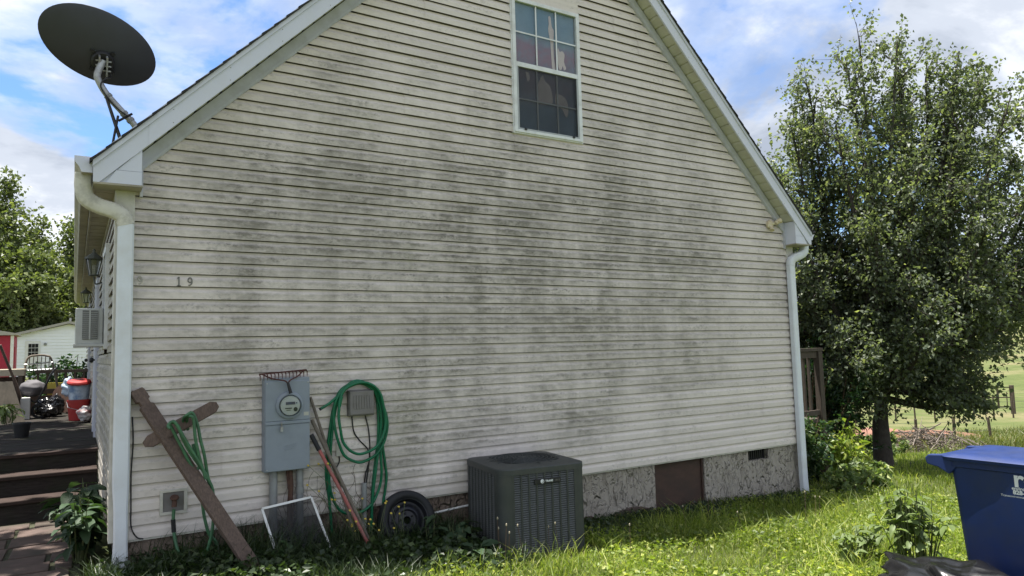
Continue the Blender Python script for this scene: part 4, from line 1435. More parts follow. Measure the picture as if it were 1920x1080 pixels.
# loose insect screen
se = thing("window_screen", "loose insect screen with white frame leaning under the meter box", "window screen", (1.2, -0.4, -0.33))
q = [Vector((0.935, -0.215, 0.135)), Vector((1.345, -0.160, 0.165)), Vector((1.485, -0.33, -0.315)), Vector((1.06, -0.400, -0.36))]
mb = MB()
nq = (q[1] - q[0]).cross(q[3] - q[0]).normalized()
for i in range(4):
    a, b2 = q[i], q[(i + 1) % 4]
    mb = MB().bar(a, b2, 0.018, 0.010, nq)
    mb.build("frame_rail", 'white', se)
qs = [p + (sum(q, Vector()) / 4 - p) * 0.01 for p in q]
ng = 8
V = []
for i in range(ng + 1):
    for j in range(ng + 1):
        u, v = i / ng, j / ng
        p = (qs[0] * (1 - u) + qs[1] * u) * (1 - v) + (qs[3] * (1 - u) + qs[2] * u) * v
        V.append(p + nq * (-0.006 * math.sin(u * PI) * math.sin(v * PI)))
mesh_np("insect_mesh", [tuple(p) for p in V], [(i * (ng + 1) + j, (i + 1) * (ng + 1) + j, (i + 1) * (ng + 1) + j + 1, i * (ng + 1) + j + 1) for i in range(ng) for j in range(ng)], 'screen', se, smooth=True)

# spare wheel leaning against the foundation
wl = thing("spare_wheel", "black spare wheel and tyre leaning against the foundation", "wheel", (2.22, -0.25, -0.40))
wc_ = Vector((2.205, -0.155, -0.155))
wa = Vector((-0.05, -0.90, 0.36)).normalized()
R = 0.262
mb = MB()
tw = 0.075
mb.lathe([(0.185, -tw * 0.8), (0.205, -tw), (0.238, -tw), (0.256, -tw * 0.75), (0.262, -tw * 0.35), (0.262, tw * 0.35), (0.256, tw * 0.75), (0.238, tw), (0.21, tw), (0.192, tw * 0.86), (0.183, tw * 0.7)], wc_, wa, 48)
mb.build("tyre", 'black_rubber', wl, smooth=50)
mb = MB()
mb.lathe([(0.186, tw * 0.9), (0.178, tw * 0.85), (0.172, tw * 0.3), (0.165, tw * 0.1), (0.150, tw * 0.05), (0.128, tw * 0.22), (0.110, tw * 0.50), (0.092, tw * 0.55), (0.080, tw * 0.30), (0.045, tw * 0.26), (0.034, tw * 0.30), (0.033, -0.02)], wc_, wa, 40)
mb.lathe([(0.184, -tw * 0.8), (0.165, -tw * 0.1), (0.150, -tw * 0.05)], wc_, wa, 40)
rim = mb.build("rim", 'wheel_steel', wl, smooth=50)
e1 = wa.orthogonal().normalized()
e2 = wa.cross(e1)
for k in range(5):
    a = k * 2 * PI / 5 + 0.3
    MB().lathe([(0.0, 0.0), (0.010, 0.0), (0.009, 0.010), (0.0, 0.011)], wc_ + wa * tw * 0.27 + (e1 * math.cos(a) + e2 * math.sin(a)) * 0.06, wa, 8).build("lug_hole", 'dark', rim)
for k in range(8):
    a = k * PI / 4
    MB().lathe([(0.0, 0.0), (0.013, 0.0), (0.0, 0.004)], wc_ + wa * (tw * 0.2) + (e1 * math.cos(a) + e2 * math.sin(a)) * 0.137, wa, 8).build("vent_hole", 'dark', rim)

# white drain pipe behind the condenser
dp = MB().tube([(2.42, -0.035, -0.165), (2.92, -0.035, -0.135), (3.05, -0.05, -0.13)], 0.011, 8).build("drain_pipe", 'white', None, smooth=60, loc=(2.7, -0.035, -0.15))
tag(dp, "thin white drain pipe along the foundation behind the condenser", "pipe")

# flood-light box under the right rake
fl = thing("floodlight", "stained cream twin floodlight holder under the right eave", "floodlight", (7.60, -0.02, 2.92))
MB().lathe([(0.0, 0.0), (0.060, 0.0), (0.060, 0.03), (0.045, 0.04), (0.0, 0.04)], (7.60, -0.028, 2.945), (0, -1, 0), 18).build("base", 'cream', fl, smooth=50)
MB().tube([(7.60, -0.05, 2.93), (7.585, -0.085, 2.885), (7.575, -0.095, 2.855)], [0.02, 0.022, 0.034], 10).build("socket", 'cream', fl, smooth=50)
MB().tube([(7.62, -0.05, 2.95), (7.68, -0.085, 2.965)], 0.014, 8).build("arm", 'cream', fl, smooth=50)
MB().tube([(7.67, -0.085, 2.96), (7.705, -0.105, 2.985), (7.735, -0.125, 2.998)], [0.028, 0.034, 0.040], 12).build("socket", 'cream', fl, smooth=50)

# window air conditioner on the porch side
ac = thing("window_air_conditioner", "pale window air conditioner jutting from the porch-side window", "air conditioner", (XL - 0.15, 1.5, 1.49))
ax0, ax1, ay0, ay1, az0, az1 = -0.372, XL - 0.056, 1.30, 1.80, 1.505, 1.835
MB().box(ax0, ax1, ay0 + 0.012, ay1, az0, az1).build("case", 'acwhite', ac, bevel=0.008)
MB().box(ax0 - 0.012, ax1 + 0.004, ay0, ay1 + 0.01, az0 - 0.022, az0 + 0.004).build("base_pan", 'acwhite', ac, bevel=0.004)
MB().box(ax0 + 0.055, ax1 - 0.045, ay0 + 0.004, ay0 + 0.0125, az0 + 0.045, az1 - 0.018).build("louvre_recess", 'dark', ac)
for k in range(15):
    z = az0 + 0.053 + k * 0.0182
    MB().box(ax0 + 0.055, ax1 - 0.045, ay0 - 0.001, ay0 + 0.0035, z, z + 0.0075).build("louvre", 'acwhite', ac)
MB().box((ax0 + ax1) / 2 - 0.002, (ax0 + ax1) / 2 + 0.009, ay0 - 0.003, ay0 + 0.002, az0 + 0.045, az1 - 0.018).build("louvre_rib", 'acwhite', ac)

# ------------------------------------------------------------------ condenser unit
TH = math.radians(-7)
CX, CY, CA, CB = 3.25, -0.50, 0.86, 0.10
cz0, cz1 = -0.475, 0.315
cu = thing("air_conditioner_condenser", "dark grey louvred condenser unit standing on the grass by the wall", "condenser", (CX, CY, cz0 - 0.06))
ux = Vector((math.cos(TH), math.sin(TH), 0))
uy = Vector((-math.sin(TH), math.cos(TH), 0))


def cl_(x, y, z):
    return Vector((CX, CY, 0)) + ux * x + uy * y + Vector((0, 0, z))


hA = CA / 2


def octo(s, b2, seg=4):
    """square with rounded-bevel corners"""
    pts = []
    for cx_, cy_, a0 in ((s - b2, s - b2, 0), (-s + b2, s - b2, PI / 2), (-s + b2, -s + b2, PI), (s - b2, -s + b2, 1.5 * PI)):
        for k in range(seg + 1):
            a = a0 + k / seg * PI / 2
            pts.append((cx_ + b2 * math.cos(a), cy_ + b2 * math.sin(a)))
    return pts


def oct_prism(mb, s, b2, z0, z1, s2=None):
    p1 = octo(s, b2)
    p2 = octo(s2 or s, b2)
    n = len(p1)
    vs = [cl_(x, y, z0) for x, y in p1] + [cl_(x, y, z1) for x, y in p2]
    mb.add(vs, [tuple(range(n))[::-1], tuple(range(n, 2 * n))] + [(i, (i + 1) % n, n + (i + 1) % n, n + i) for i in range(n)])


mb = MB()
oct_prism(mb, hA - 0.035, CB, cz0 + 0.03, cz1 - 0.05)
mb.build("coil_core", 'dark', cu)
mb = MB()
oct_prism(mb, hA, CB + 0.01, cz0, cz0 + 0.035)
mb.build("base_pan", 'ac_grey', cu, bevel=0.004)
# top: rim ring, dished, with guard
mb = MB()
po = octo(hA + 0.006, CB + 0.012, 4)
n = len(po)
Rf = 0.345
ring = []
for (x, y) in po:
    a = math.atan2(y, x)
    ring.append((Rf * math.cos(a), Rf * math.sin(a)))
vs = [cl_(x, y, cz1 - 0.055) for x, y in po] + [cl_(x, y, cz1 - 0.008) for x, y in po] + [cl_(x * 0.985, y * 0.985, cz1) for x, y in po] + [cl_(x, y, cz1 + 0.018) for x, y in ring] + [cl_(x * 0.985, y * 0.985, cz1 + 0.012) for x, y in ring] + [cl_(x * 0.97, y * 0.97, cz1 - 0.08) for x, y in ring]
fs = []
for k in range(5):
    fs += [(k * n + i, k * n + (i + 1) % n, (k + 1) * n + (i + 1) % n, (k + 1) * n + i) for i in range(n)]
mb.add(vs, fs)
mb.build("top_cover", 'ac_grey', cu, smooth=35)
mb = MB()
for k in range(1, 9):
    r = Rf * k / 9
    mb.tube([cl_(r * math.cos(a), r * math.sin(a), cz1 + 0.020 + 0.012 * (1 - k / 9)) for a in np.linspace(0, 2 * PI, 33)], 0.003, 4, False)
for k in range(16):
    a = k * PI / 8
    mb.tube([cl_(0.05 * math.cos(a), 0.05 * math.sin(a), cz1 + 0.030), cl_(Rf * math.cos(a), Rf * math.sin(a), cz1 + 0.016)], 0.0035, 4, False)
mb.build("fan_guard", 'ac_grey', cu)
mb = MB()
mb.lathe([(0.0, 0.03), (0.11, 0.026), (0.115, 0.015), (0.115, -0.03), (0.0, -0.03)], cl_(0, 0, cz1), (0, 0, 1), 24)
mb.build("motor_cap", 'ac_grey', cu, smooth=40)
for k in range(4):
    a = k * PI / 2 + 0.4
    mb = MB()
    c = cl_(0.20 * math.cos(a), 0.20 * math.sin(a), cz1 - 0.09)
    rd = (ux * math.cos(a) + uy * math.sin(a))
    td = (-ux * math.sin(a) + uy * math.cos(a))
    mb.obox(c, rd * 0.10, td * 0.07 + Vector((0, 0, 0.03)), Vector((0, 0, 0.003)))
    mb.build("fan_blade", 'dark', cu)
# corner panels and louvred sides
zs0, zs1 = cz0 + 0.036, cz1 - 0.056
for (sx_, sy_) in ((-1, -1), (1, -1), (1, 1), (-1, 1)):
    mb = MB()
    arc = []
    b2 = CB
    for k in range(7):
        a = k / 6 * PI / 2
        arc.append((sx_ * (hA - b2 + b2 * math.cos(a)), sy_ * (hA - b2 + b2 * math.sin(a))))
    arc = [(sx_ * hA, sy_ * (hA - b2 - 0.022))] + arc + [(sx_ * (hA - b2 - 0.022), sy_ * hA)]
    inn = [(x * 0.97, y * 0.97) for x, y in arc]
    loop = arc + inn[::-1]
    nn2 = len(loop)
    vs = [cl_(x, y, zs0) for x, y in loop] + [cl_(x, y, zs1) for x, y in loop]
    mb.add(vs, [(i, (i + 1) % nn2, nn2 + (i + 1) % nn2, nn2 + i) for i in range(nn2)] + [tuple(range(nn2)), tuple(range(nn2, 2 * nn2))[::-1]])
    mb.build("corner_panel", 'ac_grey', cu, smooth=30)
span = hA - CB - 0.024
for fi, (nx_, ny_) in enumerate(((0, -1), (-1, 0), (1, 0), (0, 1))):
    def fp(u, d_, z):
        """u along the face, d_ outward offset from the face"""
        return cl_(nx_ * (hA + d_) - ny_ * u, ny_ * (hA + d_) + nx_ * u, z)

    mb = MB()
    nl = 36
    for k in range(nl):
        z = zs0 + 0.012 + (zs1 - zs0 - 0.024) * k / (nl - 1)
        vs = [fp(-span, -0.001, z - 0.0035), fp(span, -0.001, z - 0.0035), fp(span, -0.012, z + 0.0065), fp(-span, -0.012, z + 0.0065),
              fp(-span, -0.001, z - 0.0010), fp(span, -0.001, z - 0.0010), fp(span, -0.012, z + 0.0090), fp(-span, -0.012, z + 0.0090)]
        mb.add(vs, [(3, 2, 1, 0), (4, 5, 6, 7), (0, 1, 5, 4), (2, 3, 7, 6)])
    lp = mb.build("louvre_panel", 'ac_louvre', cu)
    for k in range(9):
        u = -span + 2 * span * k / 8
        mb = MB()
        mb.add([fp(u - 0.007, 0.003, zs0), fp(u + 0.007, 0.003, zs0), fp(u + 0.007, 0.003, zs1), fp(u - 0.007, 0.003, zs1), fp(u - 0.007, -0.018, zs0), fp(u + 0.007, -0.018, zs0), fp(u + 0.007, -0.018, zs1), fp(u - 0.007, -0.018, zs1)],
               [(0, 1, 2, 3), (4, 5, 1, 0), (1, 5, 6, 2), (3, 2, 6, 7), (4, 0, 3, 7)])
        mb.build("louvre_rib", 'ac_grey', lp)
# name badge
fpb = lambda u, d_, z: cl_(u, -(hA + d_), z)
mb = MB()
vs = []
zb_ = 0.165
for d_ in (0.003, 0.014):
    vs += [fpb(-0.105, d_, zb_), fpb(0.155, d_, zb_), fpb(0.155, d_, zb_ + 0.045), fpb(-0.105, d_, zb_ + 0.045)]
mb.add(vs, [(4, 5, 6, 7), (0, 1, 5, 4), (1, 2, 6, 5), (2, 3, 7, 6), (3, 0, 4, 7)])
bd = mb.build("badge", 'black_metal', cu, bevel=0.004)
mb = MB()
mb.lathe([(0.0, 0.0), (0.018, 0.0), (0.017, 0.003), (0.0, 0.0035)], fpb(-0.03, 0.014, zb_ + 0.0225), -uy, 20)
mb.build("badge_disc", 'print', bd)
mb = MB()
mb.tube([fpb(-0.030 + 0.009 * math.cos(a), 0.018, zb_ + 0.0225 + 0.010 * math.sin(a)) for a in np.linspace(-2.2, 1.2, 9)], 0.002, 5)
mb.build("badge_mark", 'black_metal', bd)


def text_obj(name, body, loc, right, up, size, mat, parent, ext=0.0008, offs=0.0):
    cu_ = bpy.data.curves.new(name, 'FONT')
    cu_.body = body
    cu_.size = size
    cu_.extrude = ext
    cu_.offset = offs
    cu_.resolution_u = 3
    o = bpy.data.objects.new(name, cu_)
    COL.objects.link(o)
    right, up = Vector(right).normalized(), Vector(up).normalized()
    nrm_ = right.cross(up)
    Mx = Matrix((right, up, nrm_)).transposed().to_4x4()
    org = ORIGIN.get(parent.name, Vector())
    o.parent = parent
    o.matrix_local = Matrix.Translation(Vector(loc) - org) @ Mx
    cu_.materials.append(MAT[mat])
    bpy.context.view_layer.update()
    me = bpy.data.meshes.new_from_object(o.evaluated_get(bpy.context.evaluated_depsgraph_get()))
    mo = bpy.data.objects.new(name, me)
    COL.objects.link(mo)
    mo.parent = parent
    mo.matrix_local = o.matrix_local.copy()
    bpy.data.objects.remove(o)
    mo.name = name
    if not me.materials:
        me.materials.append(MAT[mat])
    return mo


text_obj("lettering", "TRANE", fpb(0.000, 0.0155, zb_ + 0.0145), ux, (0, 0, 1), 0.024, 'print', bd, offs=0.0008)
text_obj("lettering", "XR13", fpb(0.098, 0.0155, zb_ + 0.0155), ux, (0, 0, 1), 0.020, 'nid', bd)
# pad
mb = MB()
oct_prism(mb, hA + 0.05, 0.04, cz0 - 0.09, cz0 - 0.002)
mb.build("pad", 'concrete', cu)

# ------------------------------------------------------------------ blue wheeled bin and black bag
BX, BY = 4.80, -3.55
bn = thing("wheeled_bin", "dark blue wheeled bin with white lettering beside the weeds", "bin", (BX + 0.33, BY - 0.40, -0.52))
bd_ = Vector((0.03, -1, 0)).normalized()       # from its back (handle) to its front
bs_ = Vector((1, 0.03, 0)).normalized()        # from the lettered side across
gzb = gz(BX + 0.3, BY - 0.4)


def bp_(u, v, z):
    return Vector((BX, BY, 0)) + bd_ * u + bs_ * v + Vector((0, 0, z))


zt = 0.515
mb = MB()


def rr(u0, u1, v0, v1, z, r=0.05, k=4):
    out_ = []
    for cu2, cv2_, a0 in ((u1 - r, v1 - r, 0), (u0 + r, v1 - r, PI / 2), (u0 + r, v0 + r, PI), (u1 - r, v0 + r, 1.5 * PI)):
        for i in range(k + 1):
            a = a0 + i / k * PI / 2
            out_.append(bp_(cu2 + r * math.cos(a), cv2_ + r * math.sin(a), z))
    return out_


levels = [(0.09, 0.74, 0.06, 0.56, gzb + 0.02), (0.07, 0.76, 0.045, 0.575, gzb + 0.10), (0.012, 0.82, 0.0, 0.625, 0.468), (0.0, 0.84, -0.012, 0.637, 0.474), (0.0, 0.84, -0.012, 0.637, zt)]
rings = [rr(*l) for l in levels]
n = len(rings[0])
vs = [v for r in rings for v in r]
fs = [(i * n + k, i * n + (k + 1) % n, (i + 1) * n + (k + 1) % n, (i + 1) * n + k) for i in range(len(rings) - 1) for k in range(n)]
fs.append(tuple(range(n)))
mb.add(vs, fs)
body = mb.build("body", 'blue', bn, smooth=35)
mb = MB()
lid = [rr(-0.03, 0.87, -0.035, 0.66, zt + 0.002, 0.06), rr(-0.035, 0.88, -0.04, 0.665, zt + 0.022, 0.06), rr(0.0, 0.85, -0.015, 0.64, zt + 0.040, 0.07), rr(0.05, 0.80, 0.05, 0.575, zt + 0.046, 0.08), rr(0.2, 0.7, 0.2, 0.42, zt + 0.050, 0.08)]
vs = [v for r in lid for v in r]
fs = [(i * n + k, i * n + (k + 1) % n, (i + 1) * n + (k + 1) % n, (i + 1) * n + k) for i in range(len(lid) - 1) for k in range(n)]
fs.append(tuple((len(lid) - 1) * n + k for k in range(n)))
fs.append(tuple(range(n))[::-1])
mb.add(vs, fs)
mb.build("lid", 'blue', bn, smooth=40)
mb = MB()
mb.tube([bp_(-0.115, 0.04, zt - 0.015), bp_(-0.115, 0.58, zt - 0.015)], 0.022, 12)
mb.build("handle_bar", 'blue', bn, smooth=50)
for v in (0.02, 0.60):
    vs = []
    outl = [(-0.145, zt - 0.002), (-0.12, zt + 0.022), (0.03, zt + 0.035), (0.10, zt + 0.03), (0.10, zt - 0.01), (0.01, zt - 0.10), (-0.06, zt - 0.06), (-0.135, zt - 0.045)]
    k = len(outl)
    vs = [bp_(u, v - 0.028, z) for u, z in outl] + [bp_(u, v + 0.028, z) for u, z in outl]
    MB().add(vs, [tuple(range(k)), tuple(range(k, 2 * k))[::-1]] + [(i, k + i, k + (i + 1) % k, (i + 1) % k) for i in range(k)]).build("handle_bracket", 'blue', bn, bevel=0.008)
for v in (-0.0, 0.58):
    MB().lathe([(0.02, -0.03), (0.11, -0.03), (0.125, -0.015), (0.125, 0.015), (0.11, 0.03), (0.02, 0.03)], bp_(0.07, v + 0.02, gzb + 0.13), bs_, 20).build("wheel", 'black_rubber', bn, smooth=40)
nrm_side = -bs_


def on_side(u, z):
    # lettered face leans out slightly towards the top
    v = interp(z, [gzb + 0.10, 0.468], [0.045, 0.0]) - 0.0030
    return bp_(u, v, z)


upv = (on_side(0.4, 0.30) - on_side(0.4, -0.1)).normalized()
text_obj("lettering", "re", on_side(0.398, 0.388), bd_, upv, 0.150, 'print', bn, offs=0.004)
text_obj("lettering", "environmental", on_side(0.385, 0.366), bd_, upv, 0.029, 'print', bn, offs=0.0006)
text_obj("lettering", "828-", on_side(0.390, 0.338), bd_, upv, 0.036, 'print', bn, offs=0.0015)
text_obj("lettering", "Transenvironmental", on_side(0.318, 0.316), bd_, upv, 0.020, 'print', bn)

# crumpled bag
NB = 60
V, Fb = [], []
rb_ = np.random.default_rng(3)
ph = rb_.uniform(0, 6.28, (14, 3))
fr_ = rb_.normal(0, 1, (14, 3)) * np.array([3.6, 3.6, 4.2])
for i in range(NB + 1):
    th_ = PI * i / NB
    for j in range(NB):
        a = 2 * PI * j / NB
        dv = Vector((math.sin(th_) * math.cos(a), math.sin(th_) * math.sin(a), math.cos(th_)))
        r = 1.0
        for k in range(14):
            r += 0.028 * (1 - 2 * abs(math.sin(fr_[k] @ np.array(dv) + ph[k][0])))
        z = dv.z * 0.25 * r
        V.append((4.50 + dv.x * 0.38 * r, -3.78 + dv.y * 0.62 * r, -0.31 + max(z, -0.19) * 0.9 + 0.03 * dv.y))
for i in range(NB):
    for j in range(NB):
        Fb.append((i * NB + j, (i + 1) * NB + j, (i + 1) * NB + (j + 1) % NB, i * NB + (j + 1) % NB))
bg_ = mesh_np("refuse_bag", V, Fb, 'bag', None, smooth=True, loc=(4.5, -3.78, -0.5))
tag(bg_, "shiny black plastic refuse bag lying in front of the blue bin", "bag")

# ------------------------------------------------------------------ porch deck on the left
dk = thing("porch_deck", "dark weathered timber deck with three steps along the house side", "deck", (-1.4, 3.0, -0.25))
DZ = 0.385
yb = 3.02
k = 0
while yb < 10.2:
    mb = MB()
    j = r2.random() * 0.004
    mb.box(-2.9, XL - 0.03, yb, yb + 0.134, DZ - 0.035 - j, DZ - j)
    mb.build("deck_board", 'deckred' if k < 1 else 'deckwood', dk, bevel=0.004)
    yb += 0.14
    k += 1
MB().box(-2.9, XL - 0.04, 3.05, 3.09, 0.15, DZ - 0.036).build("riser", 'deckwood', dk)
MB().box(-2.9, XL - 0.035, 2.72, 3.045, 0.160, 0.200).build("tread", 'deckred', dk, bevel=0.008)
MB().box(-2.9, XL - 0.04, 2.76, 2.80, -0.05, 0.159).build("riser", 'deckwood', dk)
MB().box(-2.9, XL - 0.10, 2.43, 2.755, -0.045, -0.005).build("tread", 'deckred', dk, bevel=0.008)
MB().box(-2.9, XL - 0.12, 2.47, 2.51, -0.30, -0.046).build("riser", 'deckwood', dk)
# far railing of the deck
mb = MB().box(-1.0, 1.4, 10.05, 10.15, 1.13, 1.19)
mb.build("top_rail", 'railwood', dk)
for i in range(16):
    x = -0.95 + i * 0.15
    MB().box(x - 0.02, x + 0.02, 10.08, 10.12, 0.42, 1.13).build("baluster", 'railwood', dk)
MB().box(-1.0, 1.4, 10.07, 10.13, 0.50, 0.56).build("bottom_rail", 'railwood', dk)

# red paving in front of the steps
pv = MB().box(-2.6, -0.30, -3.0, 2.46, -0.40, -0.228).build("path", 'soilpath', None)
pv["kind"] = "structure"
pv["label"] = "red stone path leading to the porch steps"
y = -2.4
while y < 2.40:
    x = -2.55
    hgt = r2.uniform(0.26, 0.42)
    hgt = min(hgt, 2.44 - y)
    if hgt < 0.1:
        break
    while x < -0.36:
        wd = min(r2.uniform(0.28, 0.55), -0.33 - x)
        if wd < 0.08:
            break
        mb = MB()
        g_ = 0.010
        pts = [(x + g_ + r2.uniform(0, .015), y + g_ + r2.uniform(0, .015)), (x + wd - g_ - r2.uniform(0, .015), y + g_ + r2.uniform(0, .015)), (x + wd - g_ - r2.uniform(0, .015), y + hgt - g_ - r2.uniform(0, .015)), (x + g_ + r2.uniform(0, .015), y + hgt - g_ - r2.uniform(0, .015))]
        mb.prism(pts, -0.26, -0.212 + r2.uniform(-0.006, 0.006), 'z')
        mb.build("paving_stone", 'paver', pv, bevel=0.006)
        x += wd
    y += hgt

# porch clutter
bk = thing("bucket", "red plastic bucket standing under the blue-lidded tub on the deck", "bucket", (-0.26, 7.6, DZ))
MB().lathe([(0.0, 0.0), (0.135, 0.0), (0.165, 0.30), (0.172, 0.30), (0.172, 0.33), (0.158, 0.33), (0.13, 0.03), (0.0, 0.03)], (-0.29, 7.55, DZ), n=24).build("body", 'red', bk, smooth=40)
MB().tube([(-0.46, 7.55, DZ + 0.31), (-0.44, 7.40, DZ + 0.22), (-0.29, 7.37, DZ + 0.17), (-0.14, 7.40, DZ + 0.22), (-0.12, 7.55, DZ + 0.31)], 0.004, 5).build("handle", 'galv', bk)
tb_ = thing("storage_tub", "grey-blue tub with round red lid stacked on the red bucket", "tub", (-0.29, 7.55, DZ + 0.335))
MB().lathe([(0.0, 0.0), (0.14, 0.0), (0.168, 0.28), (0.0, 0.28)], (-0.29, 7.55, DZ + 0.335), n=24).build("body", 'bluebag', tb_, smooth=40)
MB().lathe([(0.0, 0.335), (0.12, 0.33), (0.165, 0.315), (0.178, 0.29), (0.172, 0.265), (0.165, 0.265)], (-0.29, 7.55, DZ + 0.335), (0.0, -0.18, 1), n=24).build("lid", 'red', tb_, smooth=40)


def lump(name, c, s, mat, label, cat, seed, amp=0.05, k=10, n=26):
    rq = np.random.default_rng(seed)
    f_ = rq.normal(0, 3.2, (k, 3))
    p_ = rq.uniform(0, 6.28, k)
    V, Fc = [], []
    for i in range(n + 1):
        t_ = PI * i / n
        for j in range(n):
            a = 2 * PI * j / n
            dv = np.array([math.sin(t_) * math.cos(a), math.sin(t_) * math.sin(a), math.cos(t_)])
            r = 1 + amp * np.sum(1 - 2 * np.abs(np.sin(f_ @ dv + p_)))
            z = dv[2] * s[2] * r
            V.append((c[0] + dv[0] * s[0] * r, c[1] + dv[1] * s[1] * r, c[2] + s[2] + max(z, -s[2])))
    for i in range(n):
        for j in range(n):
            Fc.append((i * n + j, (i + 1) * n + j, (i + 1) * n + (j + 1) % n, i * n + (j + 1) % n))
    o = mesh_np(name, V, Fc, mat, None, smooth=True, loc=c)
    return tag(o, label, cat)


lump("plastic_bag", (-0.44, 7.75, DZ + 0.34), (0.10, 0.12, 0.19), 'bluebag', "pale blue plastic bag hanging beside the red-lidded tub", "bag", 4)
lump("feed_sack", (-0.20, 6.95, DZ), (0.13, 0.22, 0.13), 'whitebag', "white and dark red printed sack slumped against the porch wall", "sack", 5)
lump("rubbish_bag", (-0.62, 8.75, DZ), (0.13, 0.2, 0.19), 'bag', "dark bin bag between the grey cover and the brown board on the deck", "bag", 6)
lump("seat_cover", (-0.98, 8.7, DZ + 0.36), (0.20, 0.22, 0.155), 'tarp', "grey domed fabric seat cover among the porch clutter", "cover", 8, 0.02)
lump("rubbish_bag", (-0.80, 8.9, DZ), (0.16, 0.2, 0.17), 'bag', "dark bin bag under the grey seat cover", "bag", 9)
o = MB().box(-1.13, -0.99, 8.42, 8.55, DZ, DZ + 0.37).build("plastic_post", 'white', None, bevel=0.01, loc=(-1.06, 8.5, DZ))
tag(o, "short pale grey plastic post standing under the seat cover", "post")
o = MB().obox((-1.30, 8.0, DZ + 0.33), (0.17, 0.02, 0), (0, 0.012, 0.0), (-0.10, 0.10, 0.33)).build("plywood_sheet", 'plywood', None, loc=(-1.3, 8.0, DZ))
tag(o, "weathered plywood sheet leaning at the left of the deck", "board")
o = MB().lathe([(0.0, 0.0), (0.20, 0.0), (0.20, 0.02), (0.0, 0.02)], (-0.50, 8.95, DZ + 0.30), (0.1, -1, 0.35), 24, 1.35, (1, 0, 0)).build("table_leaf", 'rust', None, loc=(-0.5, 8.9, DZ))
tag(o, "rusty brown oval board leaning behind the blue bag", "board")
lump("fabric_heap", (-1.42, 8.45, DZ), (0.20, 0.3, 0.30), 'tarp', "dark fabric heap at the far left of the deck", "heap", 14, 0.03)
lump("rubbish_bag", (-0.72, 8.35, DZ), (0.15, 0.16, 0.13), 'bag', "small dark bag in front of the other porch bags", "bag", 15)
cr8 = thing("crate", "dark brown slatted crate behind the bags on the deck", "crate", (-0.75, 9.6, DZ))
for zc in (0.02, 0.14, 0.26, 0.38):
    MB().box(-1.05, -0.45, 9.40, 9.42, DZ + zc, DZ + zc + 0.09).build("slat", 'brownwood', cr8)
for xc in (-1.05, -0.48):
    MB().box(xc, xc + 0.03, 9.42, 9.75, DZ, DZ + 0.48).build("side", 'brownwood', cr8)
bkf = thing("push_toy", "dark tubular frame with round wheels lying among the clutter", "toy", (-1.0, 8.55, DZ))
for (xw, zw) in ((-1.18, 0.13), (-0.86, 0.13)):
    MB().lathe([(0.09, -0.02), (0.125, -0.02), (0.13, 0.0), (0.125, 0.02), (0.09, 0.02)], (xw, 8.50, DZ + zw), (0.2, 1, 0), 18).build("wheel", 'black_rubber', bkf, smooth=40)
MB().tube(spline([(-1.18, 8.50, DZ + 0.13), (-1.05, 8.5, DZ + 0.36), (-0.90, 8.5, DZ + 0.30), (-0.70, 8.45, DZ + 0.75), (-0.62, 8.45, DZ + 0.86)], 5), 0.016, 7).build("frame_tube", 'black_metal', bkf)
# swing-frame: tubular metal rack
sr = thing("metal_rack", "bent tubular metal rack standing behind the grey seat cover", "rack", (-0.9, 9.2, DZ))
mb = MB()
mb.tube(spline([(-1.14, 9.2, DZ), (-1.12, 9.2, 1.15), (-1.08, 9.2, 1.42), (-0.95, 9.2, 1.47), (-0.80, 9.2, 1.46), (-0.72, 9.2, 1.38), (-0.62, 9.2, 0.9), (-0.55, 9.2, DZ)], 6), 0.018, 8)
mb.build("hoop", 'greywood', sr, smooth=60)
for i in range(6):
    MB().tube([(-1.06 + i * 0.06, 9.2, 1.20), (-1.05 + i * 0.06, 9.2, 1.45)], 0.007, 5).build("bar", 'rust', sr)
MB().tube([(-1.13, 9.2, 1.20), (-0.66, 9.2, 1.22)], 0.012, 6).build("cross_tube", 'galv', sr)
MB().tube([(-1.13, 9.18, 1.31), (-0.70, 9.18, 1.34)], 0.012, 6).build("cross_tube", 'galv', sr)
o = MB().box(-0.78, -0.50, 9.5, 9.55, 0.72, 0.96).build("toy_panel", 'yellow', None, loc=(-0.64, 9.5, 0.4))
o2 = MB().box(-0.70, -0.66, 9.51, 9.54, DZ, 0.72).build("leg", 'galv', o)
tag(o, "small yellow plastic panel glimpsed behind the porch clutter", "toy")
o = MB().tube([(-1.42, 8.2, 1.65), (-1.18, 8.4, 0.95), (-1.05, 8.5, 0.45)], 0.022, 7).build("wood_pole", 'brownwood', None, loc=(-1.1, 8.4, DZ))
tag(o, "brown wooden pole slanting above the plywood sheet", "pole")
tbx = thing("tool_bench", "old beige-topped bench at the left of the deck", "bench", (-1.4, 8.9, DZ))
MB().box(-1.9, -1.10, 8.75, 9.25, 1.12, 1.24).build("top", 'beige', tbx, bevel=0.01)
for x in (-1.85, -1.16):
    for y in (8.8, 9.2):
        MB().box(x - 0.03, x + 0.03, y - 0.03, y + 0.03, DZ, 1.12).build("leg", 'railwood', tbx)
MB().box(-1.88, -1.12, 9.19, 9.22, 0.5, 1.1).build("back_panel", 'brownwood', tbx)


